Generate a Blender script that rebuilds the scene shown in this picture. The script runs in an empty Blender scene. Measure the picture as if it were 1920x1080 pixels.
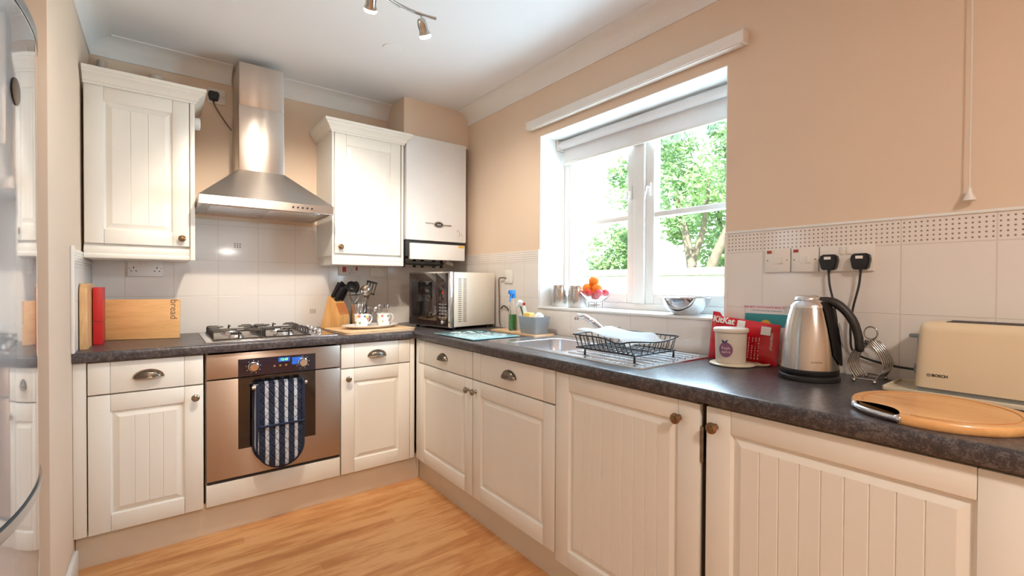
import bpy, bmesh, math, random
from mathutils import Vector, Matrix
random.seed(7)
PI = math.pi
SC = bpy.context.scene
COL = SC.collection

# ------------------------------------------------------------------ camera
def make_camera():
    yaw, pitch, roll = 0.6749, -0.0116, 0.0053
    cy, sy, cp, sp = math.cos(yaw), math.sin(yaw), math.cos(pitch), math.sin(pitch)
    F = Vector((sy*cp, cy*cp, sp)); R = Vector((cy, -sy, 0)); U = R.cross(F)
    cr, sr = math.cos(roll), math.sin(roll)
    Rc = R*cr + U*sr; Uc = -R*sr + U*cr
    cam = bpy.data.cameras.new('camera'); o = bpy.data.objects.new('camera', cam); COL.objects.link(o)
    M = Matrix((Rc, Uc, -F)).transposed().to_4x4(); M.translation = Vector((-1.7713, -3.2603, 1.2053))
    o.matrix_world = M
    cam.sensor_width = 36; cam.lens = 873.09/1920*36
    cam.shift_x = (960-998.73)/1920; cam.shift_y = (540.63-540)/1920
    cam.clip_start = 0.02; cam.clip_end = 200
    SC.camera = o
make_camera()

# ------------------------------------------------------------------ exposure and sky
SC.view_settings.view_transform = 'Standard'
SC.view_settings.look = 'None'
SC.view_settings.exposure = 0.10
SC.view_settings.gamma = 1.0
SC.view_settings.use_curve_mapping = False

def S(r, g, b):
    f = lambda c: (c/255/12.92) if c/255 <= 0.04045 else ((c/255+0.055)/1.055)**2.4
    return (f(r), f(g), f(b), 1.0)

W = bpy.data.worlds.new('sky'); SC.world = W; W.use_nodes = True
nt = W.node_tree; nt.nodes.clear()
wo = nt.nodes.new('ShaderNodeOutputWorld'); bg = nt.nodes.new('ShaderNodeBackground')
tc = nt.nodes.new('ShaderNodeTexCoord'); sp_ = nt.nodes.new('ShaderNodeSeparateXYZ'); rp = nt.nodes.new('ShaderNodeValToRGB')
nt.links.new(tc.outputs['Generated'], sp_.inputs[0]); nt.links.new(sp_.outputs[2], rp.inputs[0])
rp.color_ramp.elements[0].position = 0.0; rp.color_ramp.elements[0].color = (0.95, 0.97, 1.0, 1)
rp.color_ramp.elements[1].position = 0.7; rp.color_ramp.elements[1].color = (0.66, 0.82, 1.0, 1)
nt.links.new(rp.outputs[0], bg.inputs[0]); nt.links.new(bg.outputs[0], wo.inputs[0])
bg.inputs[1].default_value = 3.2

def light(name, kind, loc, energy, color, **kw):
    l = bpy.data.lights.new(name, kind); l.energy = energy; l.color = color
    for k, v in kw.items():
        if k not in ('direction', 'parent'): setattr(l, k, v)
    o = bpy.data.objects.new(name, l); COL.objects.link(o); o.location = loc
    if 'direction' in kw: o.rotation_euler = Vector(kw['direction']).to_track_quat('-Z', 'Y').to_euler()
    if 'parent' in kw: o.parent = kw['parent']
    return o
light('sun', 'SUN', (0, 0, 8), 17.0, (1.0, 0.96, 0.88), angle=0.02, direction=(0.62, 0.30, -0.72))
light('window_daylight', 'AREA', (0.34, -1.70, 1.58), 58.0, (0.58, 0.80, 1.0), shape='RECTANGLE', size=1.15, size_y=0.98, direction=(-1, 0, -0.10))

# ------------------------------------------------------------------ materials
MATS = {}
def nmat(name):
    m = bpy.data.materials.new(name); m.use_nodes = True; MATS[name] = m
    return m, m.node_tree, m.node_tree.nodes['Principled BSDF']
def N(nt, typ, **kw):
    n = nt.nodes.new(typ)
    for k, v in kw.items(): setattr(n, k, v)
    return n
def noise(nt, scale, detail=3, vec=None, stretch=None, rough=0.5):
    n = N(nt, 'ShaderNodeTexNoise'); n.inputs['Scale'].default_value = scale; n.inputs['Detail'].default_value = detail
    n.inputs['Roughness'].default_value = rough
    if vec is None:
        t = N(nt, 'ShaderNodeTexCoord'); vec = t.outputs['Object']
    if stretch:
        mp = N(nt, 'ShaderNodeMapping'); mp.inputs['Scale'].default_value = stretch
        nt.links.new(vec, mp.inputs[0]); vec = mp.outputs[0]
    nt.links.new(vec, n.inputs['Vector'])
    return n
def mat(name, col, rough=0.5, metal=0.0, var=0.04, scale=12.0, stretch=None, bump=0.0, coat=0.0, spec=0.5, **kw):
    m, nt, b = nmat(name)
    b.inputs['Roughness'].default_value = rough; b.inputs['Metallic'].default_value = metal
    b.inputs['Specular IOR Level'].default_value = spec
    b.inputs['Coat Weight'].default_value = coat; b.inputs['Coat Roughness'].default_value = 0.05
    n = noise(nt, scale, 3, stretch=stretch)
    r = N(nt, 'ShaderNodeValToRGB'); nt.links.new(n.outputs['Fac'], r.inputs[0])
    r.color_ramp.elements[0].position = 0.3; r.color_ramp.elements[1].position = 0.7
    r.color_ramp.elements[0].color = [c*(1-var) for c in col[:3]]+[1]
    r.color_ramp.elements[1].color = [min(1, c*(1+var)) for c in col[:3]]+[1]
    nt.links.new(r.outputs[0], b.inputs['Base Color'])
    if bump:
        bp = N(nt, 'ShaderNodeBump'); bp.inputs['Strength'].default_value = bump; bp.inputs['Distance'].default_value = 0.001
        nt.links.new(n.outputs['Fac'], bp.inputs['Height']); nt.links.new(bp.outputs[0], b.inputs['Normal'])
    if 'trans' in kw:
        b.inputs['Transmission Weight'].default_value = kw['trans']; b.inputs['IOR'].default_value = kw.get('ior', 1.45)
    if 'alpha' in kw: b.inputs['Alpha'].default_value = kw['alpha']
    if 'emit' in kw:
        b.inputs['Emission Color'].default_value = kw['ecol']; b.inputs['Emission Strength'].default_value = kw['emit']
    if 'sheen' in kw: b.inputs['Sheen Weight'].default_value = kw['sheen']
    return m

WALLP = mat('peach_wall_paint', S(230, 207, 184), 0.75, var=0.012, scale=3, bump=0.15)
WALLD = mat('rear_wall_paint', S(232, 212, 190), 0.75, var=0.012, scale=3)
CEIL = mat('ceiling_paint', S(236, 234, 234), 0.85, var=0.01, scale=2)
COVE = mat('coving_paint', S(238, 234, 230), 0.7, var=0.01, scale=4)
WHITE = mat('white_gloss_paint', S(240, 238, 234), 0.3, var=0.01, scale=5)
REVEAL = mat('window_reveal_paint', S(244, 243, 241), 0.6, var=0.01, scale=5)
CREAM = mat('cream_foil_door', S(236, 232, 223), 0.38, var=0.015, scale=(9), stretch=(1, 1, 0.2), bump=0.05)
CREAMP = mat('cream_plinth', S(226, 214, 196), 0.4, var=0.02, scale=8)
CARC = mat('cream_carcass', S(228, 218, 200), 0.5, var=0.02, scale=8)
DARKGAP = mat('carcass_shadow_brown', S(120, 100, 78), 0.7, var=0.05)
PEWTER = mat('antique_pewter', S(156, 144, 130), 0.30, 1.0, var=0.25, scale=40, bump=0.2)
BRASSK = mat('antique_bronze', S(142, 112, 84), 0.32, 0.9, var=0.25, scale=60, bump=0.2)
CHROME = mat('chrome', S(215, 215, 218), 0.08, 1.0, var=0.02)
CHROMED = mat('polished_wire', S(190, 186, 180), 0.18, 1.0, var=0.03)
BLACKP = mat('black_plastic', S(28, 28, 30), 0.35, var=0.1)
BLACKS = mat('black_satin', S(40, 38, 37), 0.45, var=0.1)
IRON = mat('cast_iron_enamel', S(58, 52, 47), 0.35, 0.4, var=0.15, scale=50)
PLASW = mat('white_plastic', S(236, 230, 222), 0.35, var=0.01)
GREYP = mat('grey_plastic', S(150, 156, 162), 0.4, var=0.02)
BOILER = mat('boiler_enamel', S(236, 236, 236), 0.35, var=0.01)
CREAME = mat('cream_enamel_toaster', S(228, 206, 172), 0.28, var=0.015, coat=0.3)
CREAMT = mat('cream_tray_enamel', S(222, 208, 182), 0.3, var=0.02)
RED = mat('red_plastic', S(190, 34, 36), 0.4, var=0.05)
REDW = mat('red_wrapper_film', S(205, 16, 34), 0.25, var=0.08, scale=30, bump=0.4)
PAPERW = mat('white_print', S(240, 238, 232), 0.5, var=0.01)
NEON = mat('red_neon_indicator', S(170, 60, 40), 0.3, var=0.05)
TEAL = mat('teal_card', S(52, 142, 150), 0.5, var=0.05)
GOLD = mat('gold_print', S(225, 180, 70), 0.4, var=0.05)
PALECARD = mat('pale_card', S(226, 220, 222), 0.5, var=0.02)
BEIGE = mat('beige_canister_enamel', S(226, 212, 196), 0.35, var=0.02)
PURPLE = mat('plum_print', S(135, 84, 118), 0.5, var=0.2, scale=120)
NAVY = mat('navy_print', S(60, 66, 110), 0.5, var=0.1)
WOODL = None
GLASSC = mat('clear_glass', (1, 1, 1, 1), 0.02, var=0.0, trans=1.0, ior=1.45)
TURQ = mat('turquoise_glass_saver', S(160, 208, 214), 0.08, var=0.05, scale=20, coat=0.6)
TURQ2 = mat('frosted_print', S(225, 240, 238), 0.2, var=0.03)
ORANGE = mat('orange_peel', S(250, 130, 20), 0.45, var=0.06, scale=90, bump=0.4)
PINKF = mat('pink_red_fruit', S(226, 80, 92), 0.35, var=0.18, scale=25)
TOMATO = mat('bright_red_fruit', S(225, 50, 35), 0.3, var=0.08)
GREENL = mat('green_liquid', S(40, 140, 60), 0.1, var=0.05)
YELLOW = mat('yellow_label', S(240, 210, 60), 0.5, var=0.04)
BLUE = mat('blue_trigger', S(30, 130, 215), 0.35, var=0.04)
SPONGE = mat('yellow_sponge', S(244, 205, 120), 0.9, var=0.08, scale=150, bump=0.6)
CHINA = mat('white_china', S(244, 242, 238), 0.15, var=0.01, coat=0.5)
PINKP = mat('pink_flower_print', S(226, 120, 130), 0.3, var=0.1)
GREENP = mat('green_leaf_print', S(150, 170, 80), 0.3, var=0.1)
BLUEP = mat('blue_flower_print', S(60, 90, 150), 0.3, var=0.1)
YELP = mat('yellow_flower_print', S(235, 215, 120), 0.3, var=0.1)
CLOTHW = mat('white_tea_towel', S(243, 243, 242), 0.85, var=0.01, scale=60, bump=0.3)
BLIND = mat('white_blind_fabric', S(238, 234, 232), 0.8, var=0.01, scale=60, trans=0.12)
DGLASS = mat('dark_oven_glass', S(22, 20, 22), 0.05, var=0.1, coat=1.0)
BGLASS = mat('blue_black_control_glass', S(12, 18, 40), 0.05, var=0.4, scale=14, coat=1.0)
MGLASS = mat('microwave_door_glass', S(46, 34, 32), 0.06, var=0.1, coat=1.0)
DISPG = mat('green_clock_digits', S(120, 220, 60), 0.4, var=0.0, emit=1.2, ecol=(0.35, 0.9, 0.12, 1))
DISPB = mat('blue_display', S(30, 90, 190), 0.3, var=0.3, scale=60, emit=0.25, ecol=(0.05, 0.25, 0.9, 1))
BULB = mat('lit_bulb_face', (1, 0.95, 0.85, 1), 0.3, var=0.0, emit=60.0, ecol=(1.0, 0.86, 0.66, 1))
BULBG = mat('frosted_lamp_glass', (1, 0.97, 0.92, 1), 0.25, var=0.0, emit=6.0, ecol=(1.0, 0.9, 0.74, 1))
FRIDGE = mat('silver_white_fridge_lacquer', S(206, 206, 206), 0.07, 0.40, var=0.01, scale=2, coat=1.0)
FRIDGES = mat('fridge_trim_silver', S(196, 202, 204), 0.2, 0.8, var=0.02)
BADGE = mat('dull_metal_disc', S(118, 108, 98), 0.35, 0.9, var=0.15, scale=60)
BARK = mat('tree_bark', S(130, 120, 104), 0.9, var=0.25, scale=8, bump=0.8)
STONE = mat('pale_garden_stone', S(208, 206, 202), 0.9, var=0.12, scale=6, bump=0.5)
COPE = mat('grey_coping_stone', S(166, 164, 160), 0.9, var=0.12, scale=6, bump=0.5)
LAWN = mat('lawn_green', S(120, 150, 90), 0.95, var=0.2, scale=4)
RENDERW = mat('white_render_wall', S(240, 240, 238), 0.8, var=0.03, scale=3)
TANW = mat('tan_grout_edge', S(214, 190, 160), 0.6, var=0.05)
CABLE = mat('grey_brown_cable', S(120, 100, 84), 0.5, var=0.05)
PIPE = mat('pale_pipe_plastic', S(206, 194, 180), 0.4, var=0.03)
STICK = mat('yellow_sticker', S(238, 190, 60), 0.5, var=0.02)
SALMON = mat('faint_salmon_print', S(226, 190, 168), 0.5, var=0.02)
RUST = mat('brown_socket_shadow', S(176, 120, 84), 0.6, var=0.05)

def brushed(name, col, rough, stretch, var=0.06, aniso=0.6):
    m, nt, b = nmat(name)
    b.inputs['Metallic'].default_value = 1.0
    n = noise(nt, 60, 4, stretch=stretch)
    r = N(nt, 'ShaderNodeValToRGB'); nt.links.new(n.outputs['Fac'], r.inputs[0])
    r.color_ramp.elements[0].color = [c*(1-var) for c in col[:3]]+[1]; r.color_ramp.elements[1].color = [min(1, c*(1+var)) for c in col[:3]]+[1]
    nt.links.new(r.outputs[0], b.inputs['Base Color'])
    mr = N(nt, 'ShaderNodeMapRange'); mr.inputs['To Min'].default_value = rough-0.05; mr.inputs['To Max'].default_value = rough+0.07
    nt.links.new(n.outputs['Fac'], mr.inputs['Value']); nt.links.new(mr.outputs[0], b.inputs['Roughness'])
    bp = N(nt, 'ShaderNodeBump'); bp.inputs['Strength'].default_value = 0.08 if aniso else 0.0; bp.inputs['Distance'].default_value = 0.0005
    nt.links.new(n.outputs['Fac'], bp.inputs['Height']); nt.links.new(bp.outputs[0], b.inputs['Normal'])
    if aniso:
        tg = N(nt, 'ShaderNodeTangent', direction_type='RADIAL', axis='Z'); nt.links.new(tg.outputs[0], b.inputs['Tangent'])
        b.inputs['Anisotropic'].default_value = abs(aniso); b.inputs['Anisotropic Rotation'].default_value = 0.25 if aniso < 0 else 0.0
    return m
STEELH = brushed('brushed_steel_horizontal', S(206, 198, 190), 0.33, (0.3, 0.3, 12), aniso=-0.85)
STEELO = brushed('brushed_steel_oven', S(190, 176, 164), 0.34, (0.3, 0.3, 12), aniso=-0.85)
STEELV = brushed('brushed_steel_vertical', S(198, 192, 186), 0.24, (14, 14, 0.3), aniso=-0.5)
STEELS = mat('satin_sink_steel', S(226, 228, 232), 0.24, 1.0, var=0.01, scale=4)

def wood(name, c1, c2, rough=0.4, stretch=(1, 8, 8), scale=3.0, coat=0.0):
    m, nt, b = nmat(name)
    n = noise(nt, scale, 5, stretch=stretch, rough=0.6)
    n2 = noise(nt, scale*6, 3, stretch=stretch)
    mx = N(nt, 'ShaderNodeMath', operation='MULTIPLY_ADD'); mx.inputs[1].default_value = 0.35
    nt.links.new(n2.outputs['Fac'], mx.inputs[0]); nt.links.new(n.outputs['Fac'], mx.inputs[2])
    r = N(nt, 'ShaderNodeValToRGB'); nt.links.new(mx.outputs[0], r.inputs[0])
    r.color_ramp.elements[0].position = 0.45; r.color_ramp.elements[1].position = 0.85
    r.color_ramp.elements[0].color = c1; r.color_ramp.elements[1].color = c2
    nt.links.new(r.outputs[0], b.inputs['Base Color'])
    b.inputs['Roughness'].default_value = rough; b.inputs['Coat Weight'].default_value = coat
    return m
BEECH = wood('beech_board', S(212, 158, 100), S(236, 188, 130))
BEECHT = wood('beech_board_aged', S(190, 140, 90), S(232, 190, 138), stretch=(6, 6, 1))
BAMBOO = wood('oiled_round_board', S(212, 144, 78), S(240, 184, 120), stretch=(8, 1, 8), coat=0.3, rough=0.35)
BLOCKW = wood('knife_block_wood', S(214, 152, 84), S(240, 190, 126), stretch=(6, 6, 1))
BLOCKD = wood('knife_block_end_grain', S(168, 98, 50), S(190, 118, 64))
TRAYW = wood('pale_wood_tray', S(222, 176, 128), S(240, 208, 168))

def floor_material():
    m, nt, b = nmat('oak_laminate')
    t = N(nt, 'ShaderNodeTexCoord'); L = nt.links.new
    br = N(nt, 'ShaderNodeTexBrick'); br.offset = 0.37; br.offset_frequency = 2
    br.inputs['Scale'].default_value = 1.0; br.inputs['Brick Width'].default_value = 0.62; br.inputs['Row Height'].default_value = 0.064
    br.inputs['Mortar Size'].default_value = 0.0006; br.inputs['Mortar Smooth'].default_value = 0.2
    br.inputs['Color1'].default_value = (0.15, 0.15, 0.15, 1); br.inputs['Color2'].default_value = (0.85, 0.85, 0.85, 1); br.inputs['Mortar'].default_value = (0.1, 0.1, 0.1, 1)
    L(t.outputs['Object'], br.inputs['Vector'])
    n = noise(nt, 2.6, 5, vec=t.outputs['Object'], stretch=(1.2, 6, 1), rough=0.6)
    n2 = noise(nt, 7, 4, vec=t.outputs['Object'], stretch=(1.0, 9, 1), rough=0.6)
    n3 = noise(nt, 1.3, 2, vec=t.outputs['Object'])
    a = N(nt, 'ShaderNodeMath', operation='MULTIPLY_ADD'); a.inputs[1].default_value = 0.22
    L(br.outputs['Color'], a.inputs[0]); L(n.outputs['Fac'], a.inputs[2])
    a2 = N(nt, 'ShaderNodeMath', operation='MULTIPLY_ADD'); a2.inputs[1].default_value = 0.35; L(n2.outputs['Fac'], a2.inputs[0]); L(a.outputs[0], a2.inputs[2])
    a3 = N(nt, 'ShaderNodeMath', operation='MULTIPLY_ADD'); a3.inputs[1].default_value = 0.25; L(n3.outputs['Fac'], a3.inputs[0]); L(a2.outputs[0], a3.inputs[2])
    r = N(nt, 'ShaderNodeValToRGB'); L(a3.outputs[0], r.inputs[0])
    cr = r.color_ramp; cr.elements[0].position = 0.55; cr.elements[0].color = S(178, 112, 62)
    cr.elements[1].position = 1.12; cr.elements[1].color = S(230, 176, 120)
    e = cr.elements.new(0.85); e.color = S(212, 149, 93)
    L(r.outputs[0], b.inputs['Base Color'])
    b.inputs['Roughness'].default_value = 0.33
    bp = N(nt, 'ShaderNodeBump'); bp.inputs['Strength'].default_value = 0.12; bp.inputs['Distance'].default_value = 0.0008
    L(n2.outputs['Fac'], bp.inputs['Height']); L(bp.outputs[0], b.inputs['Normal'])
    return m
FLOOR = floor_material()

def worktop_material():
    m, nt, b = nmat('slate_speckle_laminate')
    L = nt.links.new
    t = N(nt, 'ShaderNodeTexCoord')
    v = N(nt, 'ShaderNodeTexVoronoi'); v.inputs['Scale'].default_value = 260; L(t.outputs['Object'], v.inputs['Vector'])
    n = noise(nt, 70, 5, vec=t.outputs['Object'], rough=0.7)
    n2 = noise(nt, 12, 3, vec=t.outputs['Object'])
    a = N(nt, 'ShaderNodeMath', operation='MULTIPLY_ADD'); a.inputs[1].default_value = 0.35; L(v.outputs['Distance'], a.inputs[0]); L(n.outputs['Fac'], a.inputs[2])
    a2 = N(nt, 'ShaderNodeMath', operation='MULTIPLY_ADD'); a2.inputs[1].default_value = 0.3; L(n2.outputs['Fac'], a2.inputs[0]); L(a.outputs[0], a2.inputs[2])
    r = N(nt, 'ShaderNodeValToRGB'); L(a2.outputs[0], r.inputs[0]); cr = r.color_ramp
    cr.elements[0].position = 0.40; cr.elements[0].color = S(40, 38, 42)
    cr.elements[1].position = 1.10; cr.elements[1].color = S(104, 97, 96)
    e = cr.elements.new(0.80); e.color = S(64, 60, 64)
    L(r.outputs[0], b.inputs['Base Color']); b.inputs['Roughness'].default_value = 0.32
    bp = N(nt, 'ShaderNodeBump'); bp.inputs['Strength'].default_value = 0.08; bp.inputs['Distance'].default_value = 0.0006
    L(n.outputs['Fac'], bp.inputs['Height']); L(bp.outputs[0], b.inputs['Normal'])
    return m
WORK = worktop_material()

def tile_material(name, axis, pitch, off, zlines, dots=None, base=S(236, 228, 220)):
    """ceramic wall tiles: vertical joints every `pitch` along world x or y, horizontal joints at zlines, dotted border between dots=(z0,z1)"""
    m, nt, b = nmat(name); L = nt.links.new
    t = N(nt, 'ShaderNodeTexCoord'); s = N(nt, 'ShaderNodeSeparateXYZ'); L(t.outputs['Object'], s.inputs[0])
    H = s.outputs[axis]; Z = s.outputs[2]
    def math_(op, a, bb=None, c=None):
        n = N(nt, 'ShaderNodeMath', operation=op)
        for i, x in enumerate((a, bb, c)):
            if x is None: continue
            if isinstance(x, (int, float)): n.inputs[i].default_value = x
            else: L(x, n.inputs[i])
        return n.outputs[0]
    def line(dist, w): # 1 on the line
        mr = N(nt, 'ShaderNodeMapRange'); L(dist, mr.inputs['Value']); mr.inputs['From Min'].default_value = w*0.5; mr.inputs['From Max'].default_value = w
        mr.inputs['To Min'].default_value = 1; mr.inputs['To Max'].default_value = 0; return mr.outputs[0]
    g = math_('PINGPONG', math_('ADD', H, 100*pitch-off), pitch/2)
    mask = line(g, 0.0022)
    for z in zlines:
        mask = math_('MAXIMUM', mask, line(math_('ABSOLUTE', math_('SUBTRACT', Z, z)), 0.0020))
    n = noise(nt, 1.4, 2, vec=t.outputs['Object'])
    r = N(nt, 'ShaderNodeValToRGB'); L(n.outputs['Fac'], r.inputs[0])
    r.color_ramp.elements[0].color = [c*0.97 for c in base[:3]]+[1]; r.color_ramp.elements[1].color = base
    mix = N(nt, 'ShaderNodeMix', data_type='RGBA'); L(math_('MULTIPLY', mask, 0.5), mix.inputs[0]); L(r.outputs[0], mix.inputs[6]); mix.inputs[7].default_value = S(206, 194, 184)
    out = mix.outputs[2]
    if dots:
        z0, z1 = dots; n_ = 5; dz = (z1-z0)/n_; dh = pitch/15.0
        u = math_('PINGPONG', math_('ADD', H, 100*pitch-off-dh/2), dh/2)
        v = math_('PINGPONG', math_('ADD', Z, -z0-dz/2+10*dz), dz/2)
        d = math_('SQRT', math_('ADD', math_('MULTIPLY', u, u), math_('MULTIPLY', v, v)))
        dm = line(d, 0.0034)
        dm = math_('MULTIPLY', dm, math_('GREATER_THAN', Z, z0+0.002)); dm = math_('MULTIPLY', dm, math_('LESS_THAN', Z, z1-0.002))
        dm = math_('MULTIPLY', dm, math_('GREATER_THAN', g, 0.005))
        mix2 = N(nt, 'ShaderNodeMix', data_type='RGBA'); L(math_('MULTIPLY', dm, 0.95), mix2.inputs[0]); L(out, mix2.inputs[6]); mix2.inputs[7].default_value = S(128, 100, 88)
        out = mix2.outputs[2]
    L(out, b.inputs['Base Color']); b.inputs['Roughness'].default_value = 0.13; b.inputs['Specular IOR Level'].default_value = 0.5
    bp = N(nt, 'ShaderNodeBump'); bp.inputs['Strength'].default_value = 0.5; bp.inputs['Distance'].default_value = 0.001; bp.invert = True
    L(mask, bp.inputs['Height']); L(bp.outputs[0], b.inputs['Normal'])
    return m
TILEB = tile_material('back_wall_tiles', 0, 0.2037, -1.101, (1.12, 1.3245, 1.53))
TILEL = tile_material('left_wall_tiles', 1, 0.2037, -0.2, (1.12, 1.26), dots=(1.268, 1.325))
TILER = tile_material('right_wall_tiles', 1, 0.2085, -2.435, (1.115, 1.327), dots=(1.332, 1.400))

def stripe_material():
    m, nt, b = nmat('striped_quilted_cotton'); L = nt.links.new
    t = N(nt, 'ShaderNodeTexCoord'); s = N(nt, 'ShaderNodeSeparateXYZ'); L(t.outputs['Object'], s.inputs[0])
    def math_(op, a, bb=None):
        n = N(nt, 'ShaderNodeMath', operation=op)
        for i, x in enumerate((a, bb)):
            if x is None: continue
            if isinstance(x, (int, float)): n.inputs[i].default_value = x
            else: L(x, n.inputs[i])
        return n.outputs[0]
    u = math_('PINGPONG', math_('ADD', s.outputs[0], 4.25), 0.02125)
    wh = math_('GREATER_THAN', u, 0.0136)
    thin = math_('MULTIPLY', math_('GREATER_THAN', u, 0.0168), math_('LESS_THAN', u, 0.0180))
    n = noise(nt, 500, 2, vec=t.outputs['Object']); nn = math_('MULTIPLY', n.outputs['Fac'], 1.3)
    f = math_('MULTIPLY', math_('SUBTRACT', wh, math_('MULTIPLY', thin, 0.5)), math_('MINIMUM', nn, 1.0))
    mix = N(nt, 'ShaderNodeMix', data_type='RGBA'); L(f, mix.inputs[0]); mix.inputs[6].default_value = S(34, 42, 62); mix.inputs[7].default_value = S(236, 238, 246)
    L(mix.outputs[2], b.inputs['Base Color']); b.inputs['Roughness'].default_value = 0.9
    q1 = math_('PINGPONG', math_('ADD', math_('ADD', s.outputs[0], math_('MULTIPLY', s.outputs[2], 0.75)), 9.0), 0.019)
    q2 = math_('PINGPONG', math_('ADD', math_('SUBTRACT', s.outputs[0], math_('MULTIPLY', s.outputs[2], 0.75)), 9.0), 0.019)
    h = math_('MINIMUM', q1, q2)
    mr = N(nt, 'ShaderNodeMapRange'); L(h, mr.inputs['Value']); mr.inputs['From Max'].default_value = 0.006
    bp = N(nt, 'ShaderNodeBump'); bp.inputs['Strength'].default_value = 1.0; bp.inputs['Distance'].default_value = 0.004
    L(mr.outputs[0], bp.inputs['Height']); L(bp.outputs[0], b.inputs['Normal'])
    return m
STRIPE = stripe_material()
NAVYC = mat('navy_binding_cloth', S(30, 40, 66), 0.9, var=0.05, scale=90, bump=0.4)
LINING = mat('pale_cotton_lining', S(214, 214, 218), 0.9, var=0.03, scale=90)

def leaf_material():
    m, nt, b = nmat('sunlit_leaves'); L = nt.links.new
    n = noise(nt, 1.7, 4)
    r = N(nt, 'ShaderNodeValToRGB'); L(n.outputs['Fac'], r.inputs[0]); cr = r.color_ramp
    cr.elements[0].position = 0.3; cr.elements[0].color = S(104, 150, 118)
    cr.elements[1].position = 0.7; cr.elements[1].color = S(190, 216, 150)
    L(r.outputs[0], b.inputs['Base Color']); b.inputs['Roughness'].default_value = 0.55
    tr = N(nt, 'ShaderNodeBsdfTranslucent'); L(r.outputs[0], tr.inputs[0]); ms = N(nt, 'ShaderNodeMixShader'); ms.inputs[0].default_value = 0.5
    out = nt.nodes['Material Output']; L(b.outputs[0], ms.inputs[1]); L(tr.outputs[0], ms.inputs[2]); L(ms.outputs[0], out.inputs[0])
    return m
LEAF = leaf_material()

def pane_material():
    m, nt, b = nmat('window_pane_glass'); L = nt.links.new
    nt.nodes.remove(b); out = nt.nodes['Material Output']
    g = N(nt, 'ShaderNodeBsdfGlossy'); g.inputs['Roughness'].default_value = 0.01
    tr = N(nt, 'ShaderNodeBsdfTransparent'); tr.inputs[0].default_value = (0.96, 0.98, 0.98, 1)
    lw = N(nt, 'ShaderNodeLayerWeight'); lw.inputs[0].default_value = 0.5; pw = N(nt, 'ShaderNodeMath', operation='POWER'); pw.inputs[1].default_value = 5.0; L(lw.outputs['Facing'], pw.inputs[0])
    fr = N(nt, 'ShaderNodeMath', operation='MULTIPLY_ADD'); fr.inputs[1].default_value = 0.55; fr.inputs[2].default_value = 0.03; L(pw.outputs[0], fr.inputs[0])
    ms = N(nt, 'ShaderNodeMixShader'); L(fr.outputs[0], ms.inputs[0]); L(tr.outputs[0], ms.inputs[1]); L(g.outputs[0], ms.inputs[2]); L(ms.outputs[0], out.inputs[0])
    return m
PANE = pane_material()

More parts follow.
